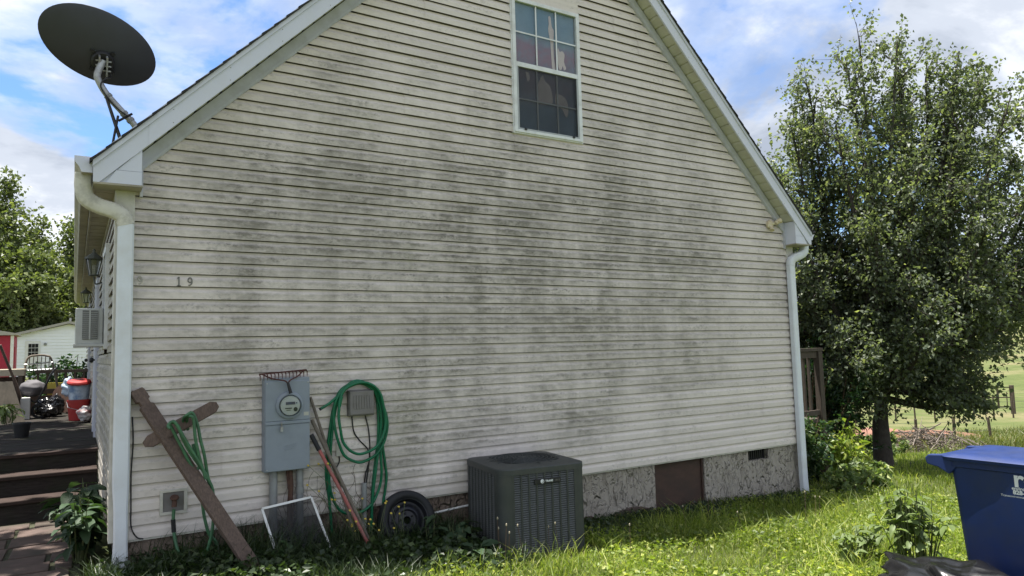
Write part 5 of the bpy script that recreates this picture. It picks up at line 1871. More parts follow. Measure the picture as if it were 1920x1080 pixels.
# ------------------------------------------------------------------ plants
def leaf_mesh(name, L, Wd, mat, cup=0.12, droop=0.2, n=5):
    """broad leaf with a midrib, base at the origin pointing along +x"""
    V, Fq = [], []
    for i in range(n + 1):
        u = i / n
        wv_ = Wd * math.sin(PI * min(1, u * 0.94 + 0.03)) ** 0.75 * (1.0 - 0.25 * u)
        for k in (-1, 0, 1):
            V.append((u * L, k * wv_ / 2, (abs(k) * cup * wv_) - droop * L * u * u + (0.004 * math.sin(i * 2.3) if k else 0)))
    for i in range(n):
        for k in range(2):
            a = i * 3 + k
            Fq.append((a, a + 3, a + 4, a + 1))
    me = bpy.data.meshes.new(name)
    me.from_pydata(V, [], Fq)
    me.update()
    me.materials.append(MAT[mat])
    me.polygons.foreach_set("use_smooth", [True] * len(me.polygons))
    return me


def broad_plant(label, loc, count, spread, height, L, mat='leaf_broad', seed=1, lean=(0, 0), cat="plant", name="leafy_plant", stems=6, group=None):
    rq = random.Random(seed)
    e = thing(name, label, cat, loc, group)
    meshes = [leaf_mesh("leaf", L * f, L * f * 0.58, mat, 0.10 + 0.1 * rq.random(), 0.25 + 0.3 * rq.random()) for f in (0.75, 0.9, 1.0, 1.15)]
    mb = MB()
    tips = []
    for s_ in range(stems):
        a = rq.uniform(0, 2 * PI)
        r = rq.uniform(0.1, 1.0)
        tp = Vector((loc[0] + math.cos(a) * spread[0] * r * 0.8 + lean[0], loc[1] + math.sin(a) * spread[1] * r * 0.8 + lean[1], loc[2] + height * rq.uniform(0.55, 1.0)))
        bs = Vector((loc[0] + math.cos(a) * spread[0] * 0.25, loc[1] + math.sin(a) * spread[1] * 0.25, loc[2] - 0.03))
        pts = spline([bs, bs.lerp(tp, 0.5) + Vector((rq.uniform(-.03, .03), rq.uniform(-.03, .03), 0.04)), tp], 5)
        mb.tube(pts, [0.006 - 0.004 * i / (len(pts) - 1) for i in range(len(pts))], 5)
        tips.append(pts)
    mb.build("stem", 'stem', e)
    for i in range(count):
        pts = rq.choice(tips)
        p = pts[int((0.25 + 0.75 * math.sqrt(rq.random())) * (len(pts) - 1))]
        o = bpy.data.objects.new("leaf", rq.choice(meshes))
        COL.objects.link(o)
        o.parent = e
        o.location = Vector(p) - Vector(loc)
        o.rotation_euler = (rq.uniform(-0.4, 0.4), rq.uniform(-0.45, 0.5), rq.uniform(0, 2 * PI))
        o.scale = (rq.uniform(0.7, 1.15),) * 3
    return e


# large-leaved clump at the porch corner
broad_plant("dense clump of large dark leaves beside the left downspout", (-0.30, 0.70, -0.25), 210, (0.17, 0.95), 0.62, 0.17, seed=11, stems=44)
broad_plant("low dark leafy weed at the foot of the porch steps", (-0.42, 2.25, -0.25), 26, (0.32, 0.10), 0.16, 0.075, seed=12, stems=9)
# dock and weeds by the condenser and wheel
broad_plant("broad-leaved dock weed growing between the wheel and the condenser", (2.56, -0.55, zwall(2.56)), 22, (0.16, 0.14), 0.26, 0.20, seed=13, stems=9)
broad_plant("low broad-leaved weed in front of the condenser's left corner", (2.48, -0.95, zwall(2.5)), 16, (0.15, 0.12), 0.15, 0.16, seed=14, stems=8)
broad_plant("leafy weed growing up in front of the spare wheel", (2.33, -0.42, zwall(2.3)), 20, (0.10, 0.08), 0.32, 0.11, seed=15, stems=7)
broad_plant("dark leafy weed beside the wooden cross's foot", (0.62, -0.32, zwall(0.6)), 40, (0.30, 0.16), 0.22, 0.075, seed=16, stems=14, mat='leaf_bush')
broad_plant("dark leafy weed under the tap at the corner", (0.24, -0.16, zwall(0.2)), 30, (0.2, 0.08), 0.17, 0.06, seed=17, stems=10, mat='leaf_bush')
broad_plant("weedy greenery at the foot of the loose insect screen", (1.0, -0.34, zwall(1.0)), 34, (0.20, 0.12), 0.22, 0.07, seed=18, stems=12, mat='leaf_bush')
broad_plant("bushy sunlit weed growing beside the blue bin", (5.45, -2.92, gz(5.45, -2.92)), 300, (0.48, 0.34), 0.74, 0.10, seed=19, stems=64, mat='leaf_weed')
broad_plant("low sunlit weed left of the bushy one by the bin", (5.35, -2.45, gz(5.35, -2.45)), 120, (0.40, 0.30), 0.34, 0.09, seed=22, stems=30, mat='leaf_weed')
broad_plant("potted green fern-like plant on the left edge of the deck", (-1.12, 5.6, DZ + 0.18), 60, (0.24, 0.4), 0.28, 0.12, seed=20, stems=22, mat='leaf_weed')
o = thing("plant_pot", "black plastic plant pot on the left of the deck", "plant pot", (-0.93, 5.05, DZ))
MB().lathe([(0.0, 0.0), (0.075, 0.0), (0.098, 0.17), (0.106, 0.17), (0.106, 0.19), (0.094, 0.19), (0.09, 0.15), (0.0, 0.15)], (-0.93, 5.05, DZ), n=20).build("body", 'black_metal', o, smooth=40)
MB().lathe([(0.0, 0.155), (0.09, 0.152)], (-0.93, 5.05, DZ), n=20).build("soil", 'brush', o)


def bush_np(name, label, cat, loc, size, nleaf, L, mat, seed, stems=10, trunk='drystem', spiky=False, group=None):
    """shrub: stems plus thousands of small leaves spread through an uneven crown"""
    rq = np.random.default_rng(seed)
    e = thing(name, label, cat, loc, group)
    mb = MB()
    P, D = [], []
    loc = np.array(loc)
    per = max(1, nleaf // (stems * 5))
    for s_ in range(stems):
        a = rq.uniform(0, 2 * PI)
        rr_ = math.sqrt(rq.uniform(0, 1))
        tip = loc + np.array([math.cos(a) * size[0] * rr_, math.sin(a) * size[1] * rr_, size[2] * rq.uniform(0.55, 1.0) * (1 - 0.35 * rr_ ** 2)])
        mid = loc * 0.5 + tip * 0.5 + rq.normal(0, 0.05, 3)
        pts = spline([tuple(loc + rq.normal(0, 0.03, 3) * [1, 1, 0] - [0, 0, 0.05]), tuple(mid), tuple(tip)], 6)
        mb.tube(pts, [0.012 * size[2] * (1 - 0.8 * i / (len(pts) - 1)) + 0.002 for i in range(len(pts))], 5)
        for b2 in range(5):
            st = np.array(pts[int(rq.uniform(0.3, 1.0) * (len(pts) - 1))])
            dv = unit(rq.normal(0, 1, 3) + np.array([0, 0, 0.35]))
            ln = rq.uniform(0.12, 0.30) * size[2]
            en = st + dv * ln
            mb.tube([tuple(st), tuple(en)], [0.004, 0.0015], 4)
            tt = rq.uniform(0.1, 1.05, (per, 1))
            P.append(st + (en - st) * tt + rq.normal(0, 0.04 * size[2] ** 0.5, (per, 3)))
            D.append(dv * 0.6 + rq.normal(0, 0.8, (per, 3)) + np.array([0, 0, -0.1]))
    mb.build("stem", trunk, e)
    P = np.concatenate(P)
    D = np.concatenate(D)
    n = len(P)
    Ls = L * rq.uniform(0.6, 1.3, n)
    V, Fq = leaves_np(P, D, Ls, Ls * (0.28 if spiky else 0.55), 0.15, 0.2, rq)
    mesh_np("foliage", V, Fq, mat, e)
    return e


bush_np("shrub", "glossy dark green shrub at the right corner of the house", "shrub", (9.0, 0.75, -0.72), (0.55, 0.6, 1.15), 5200, 0.075, 'leaf_bush', 31, 18)
bush_np("sapling", "young sapling with lime yellow leaves beside the tree trunk", "sapling", (10.35, 0.75, -0.80), (0.55, 0.5, 1.00), 700, 0.11, 'leaf_lime', 32, 7)
bush_np("weed_clump", "bright green weed clump under the lime sapling", "plant", (9.25, -0.20, -0.75), (0.6, 0.4, 0.42), 1500, 0.085, 'leaf_weed', 33, 12)
bush_np("shrub", "pale green feathery shrub behind the dark corner shrub", "shrub", (10.4, 1.9, -0.85), (0.6, 0.6, 1.35), 2600, 0.085, 'leaf_weed', 34, 12, spiky=True)
bush_np("sumac_shrub", "dark sumac shrub hanging in front of the deck railing", "shrub", (11.0, 1.75, -0.90), (1.1, 0.9, 2.2), 7000, 0.12, 'leaf_dark', 35, 20, spiky=True)
bush_np("weed_clump", "green weed clump by the foot of the right downspout", "plant", (8.45, -0.42, -0.70), (0.35, 0.3, 0.36), 900, 0.07, 'leaf_weed', 36, 10)
bush_np("weed_clump", "pale weeds along the brush pile beyond the tree", "plant", (15.4, 3.4, gz(15.4, 3.4)), (1.2, 0.9, 0.55), 2200, 0.10, 'leaf_weed', 37, 14)
bush_np("hedge_shrub", "dark shrub growing behind the far deck railing", "shrub", (-0.5, 11.6, -0.2), (1.5, 0.7, 1.75), 6500, 0.11, 'leaf_dark', 39, 26)
# a plant with lit leaves that tops the roof line from behind the house
bush_np("tall_tree_sprig", "thin lime-leaved tree top showing above the right roof slope", "tree", (14.75, 6.2, gz(14.75, 6.2)), (0.55, 0.55, 9.3), 700, 0.20, 'leaf_lime', 38, 9)

# yellow-flowered weed near the poles
yf = thing("flowering_weed", "thin weed with small yellow flowers by the leaning handles", "plant", (1.9, -0.30, -0.38))
mb = MB()
fl_pts = []
rq = random.Random(4)
for i in range(30):
    bx_ = rq.uniform(1.62, 2.12)
    b0 = Vector((bx_, -rq.uniform(0.20, 0.42), zwall(bx_) - 0.02))
    tp = b0 + Vector((rq.uniform(-.10, .10), rq.uniform(-.06, .06), rq.uniform(0.20, 0.46)))
    if rq.random() < 0.18:
        tp = Vector((rq.uniform(1.3, 1.55), -rq.uniform(0.12, 0.22), rq.uniform(0.1, 0.45)))
    mb.tube(spline([b0, b0.lerp(tp, 0.5) + Vector((rq.uniform(-.03, .03), 0, 0.02)), tp], 4), 0.0022, 4)
    fl_pts.append(tp)
mb.build("stem", 'stem', yf)
fm_ = MB().lathe([(0.0, 0.002), (0.008, 0.004), (0.011, 0.0), (0.006, -0.003), (0.0, -0.004)], (0, 0, 0), (0.1, -0.6, 0.8), 7)
fo = None
for p in fl_pts:
    if fo is None:
        fo = fm_.build("flower", 'flower', yf)
        fo.location = p - Vector((1.9, -0.30, -0.38))
        me0 = bpy.data.meshes.new("flower")
        me0.from_pydata(fm_.v, [], fm_.f)
        me0.materials.append(MAT['flower'])
        fo.data = me0
    else:
        o = fo.copy()
        COL.objects.link(o)
        o.parent = yf
        o.location = p - Vector((1.9, -0.30, -0.38))
# dead vines over the siding near the conduits
dv_ = thing("dead_vine", "leafless brown vine tangled round the conduits and hose", "vine", (1.45, -0.05, -0.3))
mb = MB()
rq = random.Random(9)
for i in range(46):
    x, z = rq.uniform(1.10, 1.85), zwall(1.4)
    pts = [(x, -0.05, z)]
    a = PI / 2 + rq.uniform(-0.5, 0.5)
    for s_ in range(rq.randint(6, 13)):
        a += rq.uniform(-0.75, 0.75)
        a = a * 0.85 + (PI / 2) * 0.15
        x += math.cos(a) * 0.06
        z += math.sin(a) * 0.06
        x = min(max(x, 1.05), 1.95)
        pts.append((x, -0.024 - rq.random() * 0.05, z))
    mb.tube(spline(pts, 3), 0.0018, 4)
mb.build("tendril", 'drystem', dv_)
# loose black wire at the left corner
o = MB().tube(spline([(0.016, -0.03, 0.92), (0.024, -0.035, 0.73), (0.015, -0.03, 0.494), (0.018, -0.03, 0.25), (0.022, -0.03, 0.098), (0.058, -0.035, 0.018), (0.105, -0.04, -0.004)], 6), 0.005, 6).build("loose_cable", 'black_metal', None, loc=(0.03, -0.03, 0.0))
tag(o, "thin black cable running down the corner beside the downspout", "cable")

# seed heads standing out of the lawn
sh = thing("seed_stalks", "pale dry seed stalks standing in the grass before the condenser", "plant", (3.2, -1.1, -0.5))
rq = random.Random(21)
for i in range(16):
    x, y = (rq.uniform(2.6, 3.3), rq.uniform(-1.35, -0.95)) if i < 7 else (rq.uniform(3.6, 7.0), rq.uniform(-1.6, -0.25))
    z = gz(x, y)
    tp = Vector((x + rq.uniform(-.05, .05), y + rq.uniform(-.03, .03), z + rq.uniform(0.2, 0.38)))
    so = MB().tube([(x, y, z), tp], 0.0022, 4).build("stalk", 'drystem', sh)
    MB().lathe([(0.0, -0.012), (0.007, -0.004), (0.006, 0.008), (0.0, 0.016)], tp, (0, 0, 1), 6).build("seed_head", 'clover', so)

# ------------------------------------------------------------------ lawn


def blades(n, xr, yr, h, wd, seed, keep=None, lean=0.45, zoff=-0.01):
    rq = np.random.default_rng(seed)
    x = rq.uniform(*xr, n)
    y = rq.uniform(*yr, n)
    if keep is not None:
        kk = keep(x, y, rq)
        x, y = x[kk], y[kk]
    n = len(x)
    z = ground_z(x, y) + zoff
    cl = 0.5 + 0.85 * (0.5 + 0.5 * np.sin(x * 2.3 + np.sin(y * 3.1) * 1.5) * np.cos(y * 2.9 + x))
    H = rq.uniform(h[0], h[1], n) * cl
    a = rq.uniform(0, 2 * PI, n)
    b_ = rq.uniform(0, 2 * PI, n)
    ln = rq.uniform(0.05, lean, n) * H * 1.6
    P = np.stack([x, y, z], 1)
    S = np.stack([np.cos(a), np.sin(a), np.zeros(n)], 1) * (wd * rq.uniform(0.6, 1.4, n))[:, None] / 2
    Ld = np.stack([np.cos(b_) * ln, np.sin(b_) * ln, np.zeros(n)], 1)
    up = np.array([0, 0, 1.0])
    m_ = P + up * (H * 0.6)[:, None] + Ld * 0.35
    t_ = P + up * (H * 0.95)[:, None] + Ld
    V = np.stack([P - S, P + S, m_ + S * 0.75, m_ - S * 0.75, t_], 1).reshape(-1, 3)
    i = np.arange(n)[:, None] * 5
    F = np.concatenate([i + np.array([[0, 1, 2]]), i + np.array([[0, 2, 3]]), i + np.array([[3, 2, 4]])], 0)
    return V, F


def merge(parts):
    Vs, Fs, o = [], [], 0
    for V, F in parts:
        Vs.append(V)
        Fs.append(F + o)
        o += len(V)
    return np.concatenate(Vs), np.concatenate(Fs)


def keep_lawn(x, y, rq):
    d = (x - CAM.x) * FWD.x + (y - CAM.y) * FWD.y
    s = (x - CAM.x) * FWD.y - (y - CAM.y) * FWD.x
    ok = (d > 2.0) & (s > -1.3 * d) & (s < 1.3 * d)
    ok &= ~((x > XL - 0.05) & (x < XR + 0.03) & (y > 0.0))
    ok &= ~((x < -0.28) & (x > -2.95) & (y < 11))
    # condenser pad and bin footprints stay clear
    lx = (x - CX) * math.cos(-TH) - (y - CY) * math.sin(-TH)
    ly = (x - CX) * math.sin(-TH) + (y - CY) * math.cos(-TH)
    ok &= ~((abs(lx) < 0.50) & (ly < 0.5) & (ly > -0.70))
    ok &= ~((x > 4.85) & (x < 5.5) & (y < -3.6) & (y > -4.4))
    return ok & (rq.uniform(0, 1, len(x)) < np.clip(1.5 - d / 16, 0.25, 1))


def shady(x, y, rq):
    """the weedy strip along the wall and round the left corner, coloured darker to carry its shade"""
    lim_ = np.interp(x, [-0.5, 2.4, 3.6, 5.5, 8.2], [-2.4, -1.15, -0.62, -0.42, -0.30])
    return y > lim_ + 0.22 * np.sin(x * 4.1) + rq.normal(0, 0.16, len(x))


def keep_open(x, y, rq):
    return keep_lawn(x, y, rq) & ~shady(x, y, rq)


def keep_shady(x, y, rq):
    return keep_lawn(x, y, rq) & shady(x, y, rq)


pts_ = [blades(105000, (-0.3, 9.0), (-4.2, 0.0), (0.03, 0.105), 0.0065, 51, keep_open, 0.8),
        blades(9000, (2.0, 9.0), (-3.8, -0.4), (0.10, 0.24), 0.0065, 52, keep_open, 0.7),
        blades(90000, (8.0, 17.0), (-6.0, 8.0), (0.05, 0.13), 0.009, 53, keep_lawn),
        blades(50000, (-10.0, -2.9), (-4.0, 16.0), (0.05, 0.13), 0.012, 59, keep_lawn, 0.8)]


def small_leaves(n, xr, yr, zr, Lr, seed, keep, thr):
    rq = np.random.default_rng(seed)
    x, y = rq.uniform(*xr, n), rq.uniform(*yr, n)
    kk = keep(x, y, rq) & (np.sin(x * 3.7 + 1.2 * np.sin(y * 2.2)) + np.cos(y * 4.3 + x * 1.1) + rq.normal(0, 0.7, n) > thr)
    x, y = x[kk], y[kk]
    P = np.stack([x, y, ground_z(x, y) + rq.uniform(*zr, len(x))], 1)
    D = rq.normal(0, 1, P.shape) * np.array([1, 1, 0.35])
    Ls = rq.uniform(*Lr, len(x))
    return leaves_np(P, D, Ls, Ls * 0.7, 0.1, 0.1, rq)


# clover and small broad leaves between the blades
pts_.append(small_leaves(5000, (2.4, 9.2), (-4.2, -0.3), (0.03, 0.10), (0.035, 0.07), 60, keep_open, 0.5))
pts_.append(small_leaves(60000, (-0.2, 9.2), (-4.2, -0.02), (0.015, 0.085), (0.018, 0.05), 54, keep_open, -0.2))
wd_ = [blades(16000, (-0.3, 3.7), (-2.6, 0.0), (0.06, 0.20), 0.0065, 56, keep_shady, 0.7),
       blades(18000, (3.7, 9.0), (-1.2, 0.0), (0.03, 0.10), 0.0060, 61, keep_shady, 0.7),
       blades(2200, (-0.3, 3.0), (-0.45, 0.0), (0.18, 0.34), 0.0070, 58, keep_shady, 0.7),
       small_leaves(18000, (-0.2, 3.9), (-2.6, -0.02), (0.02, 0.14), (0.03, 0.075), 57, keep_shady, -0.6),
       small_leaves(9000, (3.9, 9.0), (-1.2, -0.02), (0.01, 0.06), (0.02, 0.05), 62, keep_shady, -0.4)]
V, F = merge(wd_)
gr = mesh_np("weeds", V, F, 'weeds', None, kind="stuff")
gr["label"] = "weeds and long grass along the foot of the wall, green darkened for its shade"
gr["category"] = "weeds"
V, F = merge(pts_)
gr = mesh_np("grass", V, F, 'grass', None, kind="stuff")
gr["label"] = "unmown lawn grass and clover in front of the house"
gr["category"] = "grass"
# meadow tussocks beyond the tree
def keep_far(x, y, rq):
    d = (x - CAM.x) * FWD.x + (y - CAM.y) * FWD.y
    s = (x - CAM.x) * FWD.y - (y - CAM.y) * FWD.x
    return (d > 16.5) & (s > 0.30 * d) & (s < 0.80 * d) & (d < 34) & (rq.uniform(0, 1, len(x)) < (0.5 + 0.5 * np.sin(x * 1.1) * np.cos(y * 0.9 + x * 0.3)))


V, F = blades(46000, (14, 40), (-2, 16), (0.10, 0.40), 0.022, 55, keep_far, 0.6)
gr = mesh_np("meadow_grass", V, F, 'grass_far', None, kind="stuff")
gr["label"] = "long dry grass along the fence beyond the lawn"
gr["category"] = "grass"


# ------------------------------------------------------------------ trees
def tree(name, label, loc, limbs, leaf_L, leaf_mat_, seed, trunk_r=0.2, fork=1.3, sec=14, twig=8, per=22, sec_len=(0.7, 1.6), twig_len=0.45, spread=0.12, group=None, up=0.5):
    """limbs: list of tip offsets from the base. Trunk > limbs > branches > twigs, leaves gathered on the twigs."""
    rq = np.random.default_rng(seed)
    e = thing(name, label, "tree", loc, group)
    loc = np.array(loc, float)
    mb = MB()
    hmax = max(l[2] for l in limbs)
    tr_pts = spline([tuple(loc - [0, 0, 0.15]), tuple(loc + [0.02, 0.03, fork * 0.5]), tuple(loc + [0.05, 0.0, fork]), tuple(loc + [0.0, 0.05, fork + (hmax - fork) * 0.5])], 5)
    k = len(tr_pts)
    mb.tube(tr_pts, [trunk_r * (1.35 if i == 0 else 1.0 - 0.72 * i / (k - 1)) for i in range(k)], 12)
    P, D = [], []
    for L_ in limbs:
        tip = loc + np.array(L_)
        st = loc + np.array([0, 0, fork * rq.uniform(0.75, 1.5)])
        st[2] = min(st[2], tip[2] - 0.1) if tip[2] > loc[2] + 1.2 else loc[2] + fork * 1.3
        mid = st * 0.5 + tip * 0.5 + np.array([0, 0, -0.06 * np.linalg.norm(tip - st)]) + (tip - st) * np.array([0.12, 0.12, 0]) + rq.normal(0, 0.12, 3)
        pts = spline([tuple(st), tuple(mid), tuple(tip)], 9)
        k = len(pts)
        r0 = trunk_r * rq.uniform(0.26, 0.42)
        mb.tube(pts, [r0 * (1 - 0.9 * i / (k - 1)) + 0.006 for i in range(k)], 7)
        ld = unit(tip - st)
        for s_ in range(sec):
            t_ = 0.16 + 0.84 * (s_ + rq.uniform(0, 1)) / sec
            sp_ = np.array(pts[int(t_ * (k - 1))])
            out_ = sp_ - loc
            out_[2] *= 0.25
            dv = unit(ld * 0.55 + unit(out_) * 0.35 + rq.normal(0, 0.55, 3) + np.array([0, 0, up * 0.35]))
            ln = rq.uniform(*sec_len) * (1.15 - 0.62 * t_)
            en = sp_ + dv * ln
            bm_ = sp_ * 0.5 + en * 0.5 + rq.normal(0, 0.06, 3)
            bp = spline([tuple(sp_), tuple(bm_), tuple(en)], 4)
            mb.tube(bp, [0.020 * (1 - 0.8 * i / (len(bp) - 1)) * (trunk_r / 0.2) for i in range(len(bp))], 5)
            for w_ in range(twig):
                q0 = np.array(bp[int(rq.uniform(0.25, 1.0) * (len(bp) - 1))])
                dq = unit(dv * 0.6 + rq.normal(0, 0.7, 3) + np.array([0, 0, up * 0.5]))
                q1 = q0 + dq * twig_len * rq.uniform(0.5, 1.2)
                mb.tube([tuple(q0), tuple(q1)], [0.006 * (trunk_r / 0.2), 0.002 * (trunk_r / 0.2)], 3, False)
                tt = rq.uniform(0.15, 1.1, (per, 1))
                P.append(q0 + (q1 - q0) * tt + rq.normal(0, spread * 0.5, (per, 3)))
                D.append(dq * 0.5 + rq.normal(0, 0.75, (per, 3)) + np.array([0, 0, -0.35]))
        for w_ in range(twig * 2):
            q0 = np.array(pts[int(rq.uniform(0.72, 1.0) * (k - 1))])
            dq = unit(ld * 0.5 + rq.normal(0, 0.6, 3) + np.array([0, 0, up * 0.5]))
            q1 = q0 + dq * twig_len * rq.uniform(0.6, 1.3)
            mb.tube([tuple(q0), tuple(q1)], [0.006 * (trunk_r / 0.2), 0.002 * (trunk_r / 0.2)], 3, False)
            tt = rq.uniform(0.1, 1.1, (per, 1))
            P.append(q0 + (q1 - q0) * tt + rq.normal(0, spread * 0.6, (per, 3)))
            D.append(dq * 0.5 + rq.normal(0, 0.75, (per, 3)) + np.array([0, 0, -0.35]))
    mb.build("trunk", 'bark', e, smooth=60)
    P = np.concatenate(P)
    D = np.concatenate(D)
    n = len(P)
    Ls = leaf_L * rq.uniform(0.6, 1.3, n)
    V, F = leaves_np(P, D, Ls, Ls * 0.72, 0.15, 0.22, rq)
    mesh_np("crown", V, F, leaf_mat_, e)
    return e


TB = (12.45, 1.50, gz(12.45, 1.5))
rt = Vector((_r.x, _r.y))            # picture-right direction on the ground
fw_ = FWD


def lim(side, depth, z):
    return (rt.x * side + fw_.x * depth, rt.y * side + fw_.y * depth, z)


limbs = [lim(0.15, 0.1, 8.25), lim(1.0, 0.3, 8.15), lim(-0.35, -0.3, 7.7), lim(0.55, -0.5, 7.9), lim(-0.95, 0.5, 6.75), lim(-1.4, -0.2, 6.3), lim(2.1, 0.2, 7.2), lim(2.6, -0.5, 6.8),
         lim(1.5, 0.9, 7.4), lim(-1.7, 0.4, 5.9), lim(-1.9, -0.6, 5.1), lim(-2.4, 0.2, 4.9), lim(-2.4, 0.7, 3.9), lim(-1.7, -0.9, 3.6), lim(3.1, 0.3, 5.8), lim(3.4, -0.4, 4.7), lim(2.6, -1.1, 5.2),
         lim(3.5, 0.5, 4.3), lim(2.9, -0.9, 4.1), lim(2.4, 0.8, 3.9), lim(0.3, -1.4, 5.4), lim(-0.6, -1.5, 4.2), lim(1.2, -1.5, 4.0), lim(0.2, -1.7, 3.0), lim(-1.5, 0.9, 2.6), lim(1.5, -1.3, 3.2),
         lim(-2.0, 0.1, 2.3), lim(-1.1, -1.2, 2.1), lim(3.3, -0.2, 4.0), lim(0.9, 1.5, 5.6), lim(-0.6, 1.6, 5.2), lim(1.9, 1.4, 4.2), lim(0.6, -0.3, 6.2), lim(-0.4, 0.3, 5.6), lim(1.3, -0.3, 1.35), lim(1.2, 0.1, 2.0), lim(-1.3, 0.3, 1.5), lim(-2.2, -0.1, 1.6), lim(-2.9, 0.4, 3.2), lim(1.6, -0.6, 6.3), lim(-0.9, -0.9, 6.2), lim(2.2, 0.5, 6.0), lim(0.4, 0.9, 7.0), lim(-1.6, 0.6, 4.4), lim(1.0, -1.0, 4.9), lim(3.9, 0.2, 6.3), lim(4.2, -0.2, 5.2), lim(4.4, 0.4, 4.2), lim(3.3, 0.6, 7.0), lim(2.7, 0.3, 7.6), lim(-1.0, 0.3, 7.2), lim(-2.6, 0.5, 4.2), lim(1.9, -0.2, 7.8), lim(-0.6, -0.6, 1.5), lim(0.6, -0.6, 1.5), lim(-1.1, -0.4, 1.1), lim(-0.3, -0.9, 2.2), lim(1.45, 0.1, 7.75), lim(1.55, -0.3, 7.0), lim(1.1, 0.4, 7.7), lim(-0.9, 0.1, 7.3), lim(2.4, 0.0, 7.4)]
tree("broadleaf_tree", "large backlit broadleaf tree standing right of the house", TB, limbs, 0.078, 'leaf_tree', 61, 0.19, 1.45, 15, 7, 17, (0.55, 1.35), 0.42, 0.13)
# trees beyond the white home on the left
LB = [((-7.5, 60, 0.6), 17.0, 5.0, 71, "tall pale green tree at the far left edge behind the home"), ((-2.2, 66, 0.8), 13.2, 4.4, 72, "rounded green tree behind the middle of the white home"), ((2.8, 63, 0.8), 12.2, 4.2, 73, "green tree next to the gutter behind the white home"), ((-4.6, 57, 0.6), 9.5, 3.2, 74, "lower dense tree directly behind the red shed"), ((0.2, 58, 0.6), 8.2, 2.6, 75, "lower dark tree above the home's roof ridge")]
for loc, H, R_, sd, lab in LB:
    rq = np.random.default_rng(sd)
    lm = []
    for i in range(22):
        a = rq.uniform(0, 2 * PI)
        z = H * rq.uniform(0.32, 1.0)
        rr_ = R_ * math.sqrt(max(0.05, 1 - ((z / H - 0.5) / 0.56) ** 2)) * rq.uniform(0.5, 1.0)
        lm.append((math.cos(a) * rr_, math.sin(a) * rr_, z))
    tree("background_tree", lab, loc, lm, 0.34, 'leaf_far', sd, 0.28, H * 0.16, 10, 6, 10, (H * 0.08, H * 0.2), H * 0.07, 0.45, "trees beyond the white home")

# the tree that overhangs and shades the porch from the left
rq = np.random.default_rng(90)
lm = []
for i in range(30):
    a = rq.uniform(0, 2 * PI)
    z = rq.uniform(9.6, 14.0)
    rr_ = 4.7 * math.sqrt(max(0.05, 1 - ((z - 11.5) / 3.4) ** 2)) * math.sqrt(rq.uniform(0.1, 1.0))
    lm.append((math.cos(a) * rr_ + 0.6, math.sin(a) * rr_ * 1.35, z))
tree("porch_tree", "tall tree overhanging the porch from the left", (-5.9, 6.6, -0.3), lm, 0.30, 'leaf_far', 91, 0.32, 6.5, 10, 6, 14, (0.8, 1.7), 0.7, 0.35)

# distant wood line on the far side of the pasture, mostly hidden by the big tree
for i in range(13):
    rq = np.random.default_rng(200 + i)
    dd_ = 205 + rq.uniform(-8, 25)
    ss_ = dd_ * (0.30 + 0.055 * i)
    x, y = CAM.x + FWD.x * dd_ + rt.x * ss_, CAM.y + FWD.y * dd_ + rt.y * ss_
    H = rq.uniform(9, 14)
    lm = [(rq.normal(0, 2.6), rq.normal(0, 2.6), H * rq.uniform(0.3, 1)) for _ in range(8)]
    wid = ["first", "second", "third", "fourth", "fifth", "sixth", "seventh", "eighth", "ninth", "tenth", "eleventh", "twelfth", "thirteenth"][i]
    tree("distant_tree", "%s distant tree from the house along the pasture's far edge" % wid, (x, y, gz(x, y)), lm, 0.9, 'leaf_far', 300 + i, 0.3, H * 0.15, 6, 4, 6, (1.5, 3.0), 1.2, 1.1, "distant trees beyond the pasture")

# ------------------------------------------------------------------ far left: white home and red shed
HY = 48.0
hm = thing("mobile_home", "white single-storey home with low gable beyond the porch", "house", (-0.7, HY + 4, 0.3))
gx0, gx1, apx = -3.72, 2.35, -0.68
mb = MB()
mb.prism([(gx0 + 0.12, 0.2), (gx1 - 0.12, 0.2), (gx1 - 0.12, 2.98), (apx, 3.72), (gx0 + 0.12, 2.98)], HY, HY + 14)
hw = mb.build("wall", 'homewhite', hm)
for i in range(14):
    z = 0.55 + i * 0.2
    a, b2 = gx0 + 0.12, gx1 - 0.12
    if z > 2.9:
        a = max(a, apx - (3.72 - z) / 0.26 + 0.15)
        b2 = min(b2, apx + (3.72 - z) / 0.26 - 0.15)
    vs = [(a, HY - 0.030, z), (b2, HY - 0.030, z), (b2, HY - 0.006, z + 0.19), (a, HY - 0.006, z + 0.19), (a, HY, z), (b2, HY, z)]
    MB().add(vs, [(0, 1, 2, 3), (4, 5, 1, 0)]).build("siding_panel", 'homewhite', hw)
for s_ in (0, 1):
    pts = [(gx0 - 0.1, 2.93), (apx, 3.76), (apx, 3.92), (gx0 - 0.1, 3.09)]
    if s_:
        pts = [(2 * apx - x, z) for x, z in pts][::-1]
    MB().prism(pts, HY - 0.35, HY + 14.3).build("roof", 'roofgrey', hm)
MB().tube([(apx + 0.05, HY + 0.4, 3.8), (apx + 0.05, HY + 0.4, 4.15)], 0.06, 8).build("vent_pipe", 'pvc', hm)
dr = MB().box(-3.02, -2.20, HY - 0.06, HY - 0.001, 0.70, 2.68).build("door", 'white', hm)
MB().box(-2.86, -2.30, HY - 0.075, HY - 0.062, 1.67, 2.52).build("door_frame", 'white', dr)
for i in range(3):
    for j in range(3):
        MB().box(-2.835 + i * 0.178, -2.675 + i * 0.178, HY - 0.085, HY - 0.076, 1.70 + j * 0.27, 1.94 + j * 0.27).build("pane", 'dark', dr)
MB().lathe([(0, 0.1), (0.09, 0.08), (0.09, 0), (0, 0)], (-1.95, HY - 0.03, 2.45), (0, -1, 0), 10).build("lamp", 'pvc', hm)

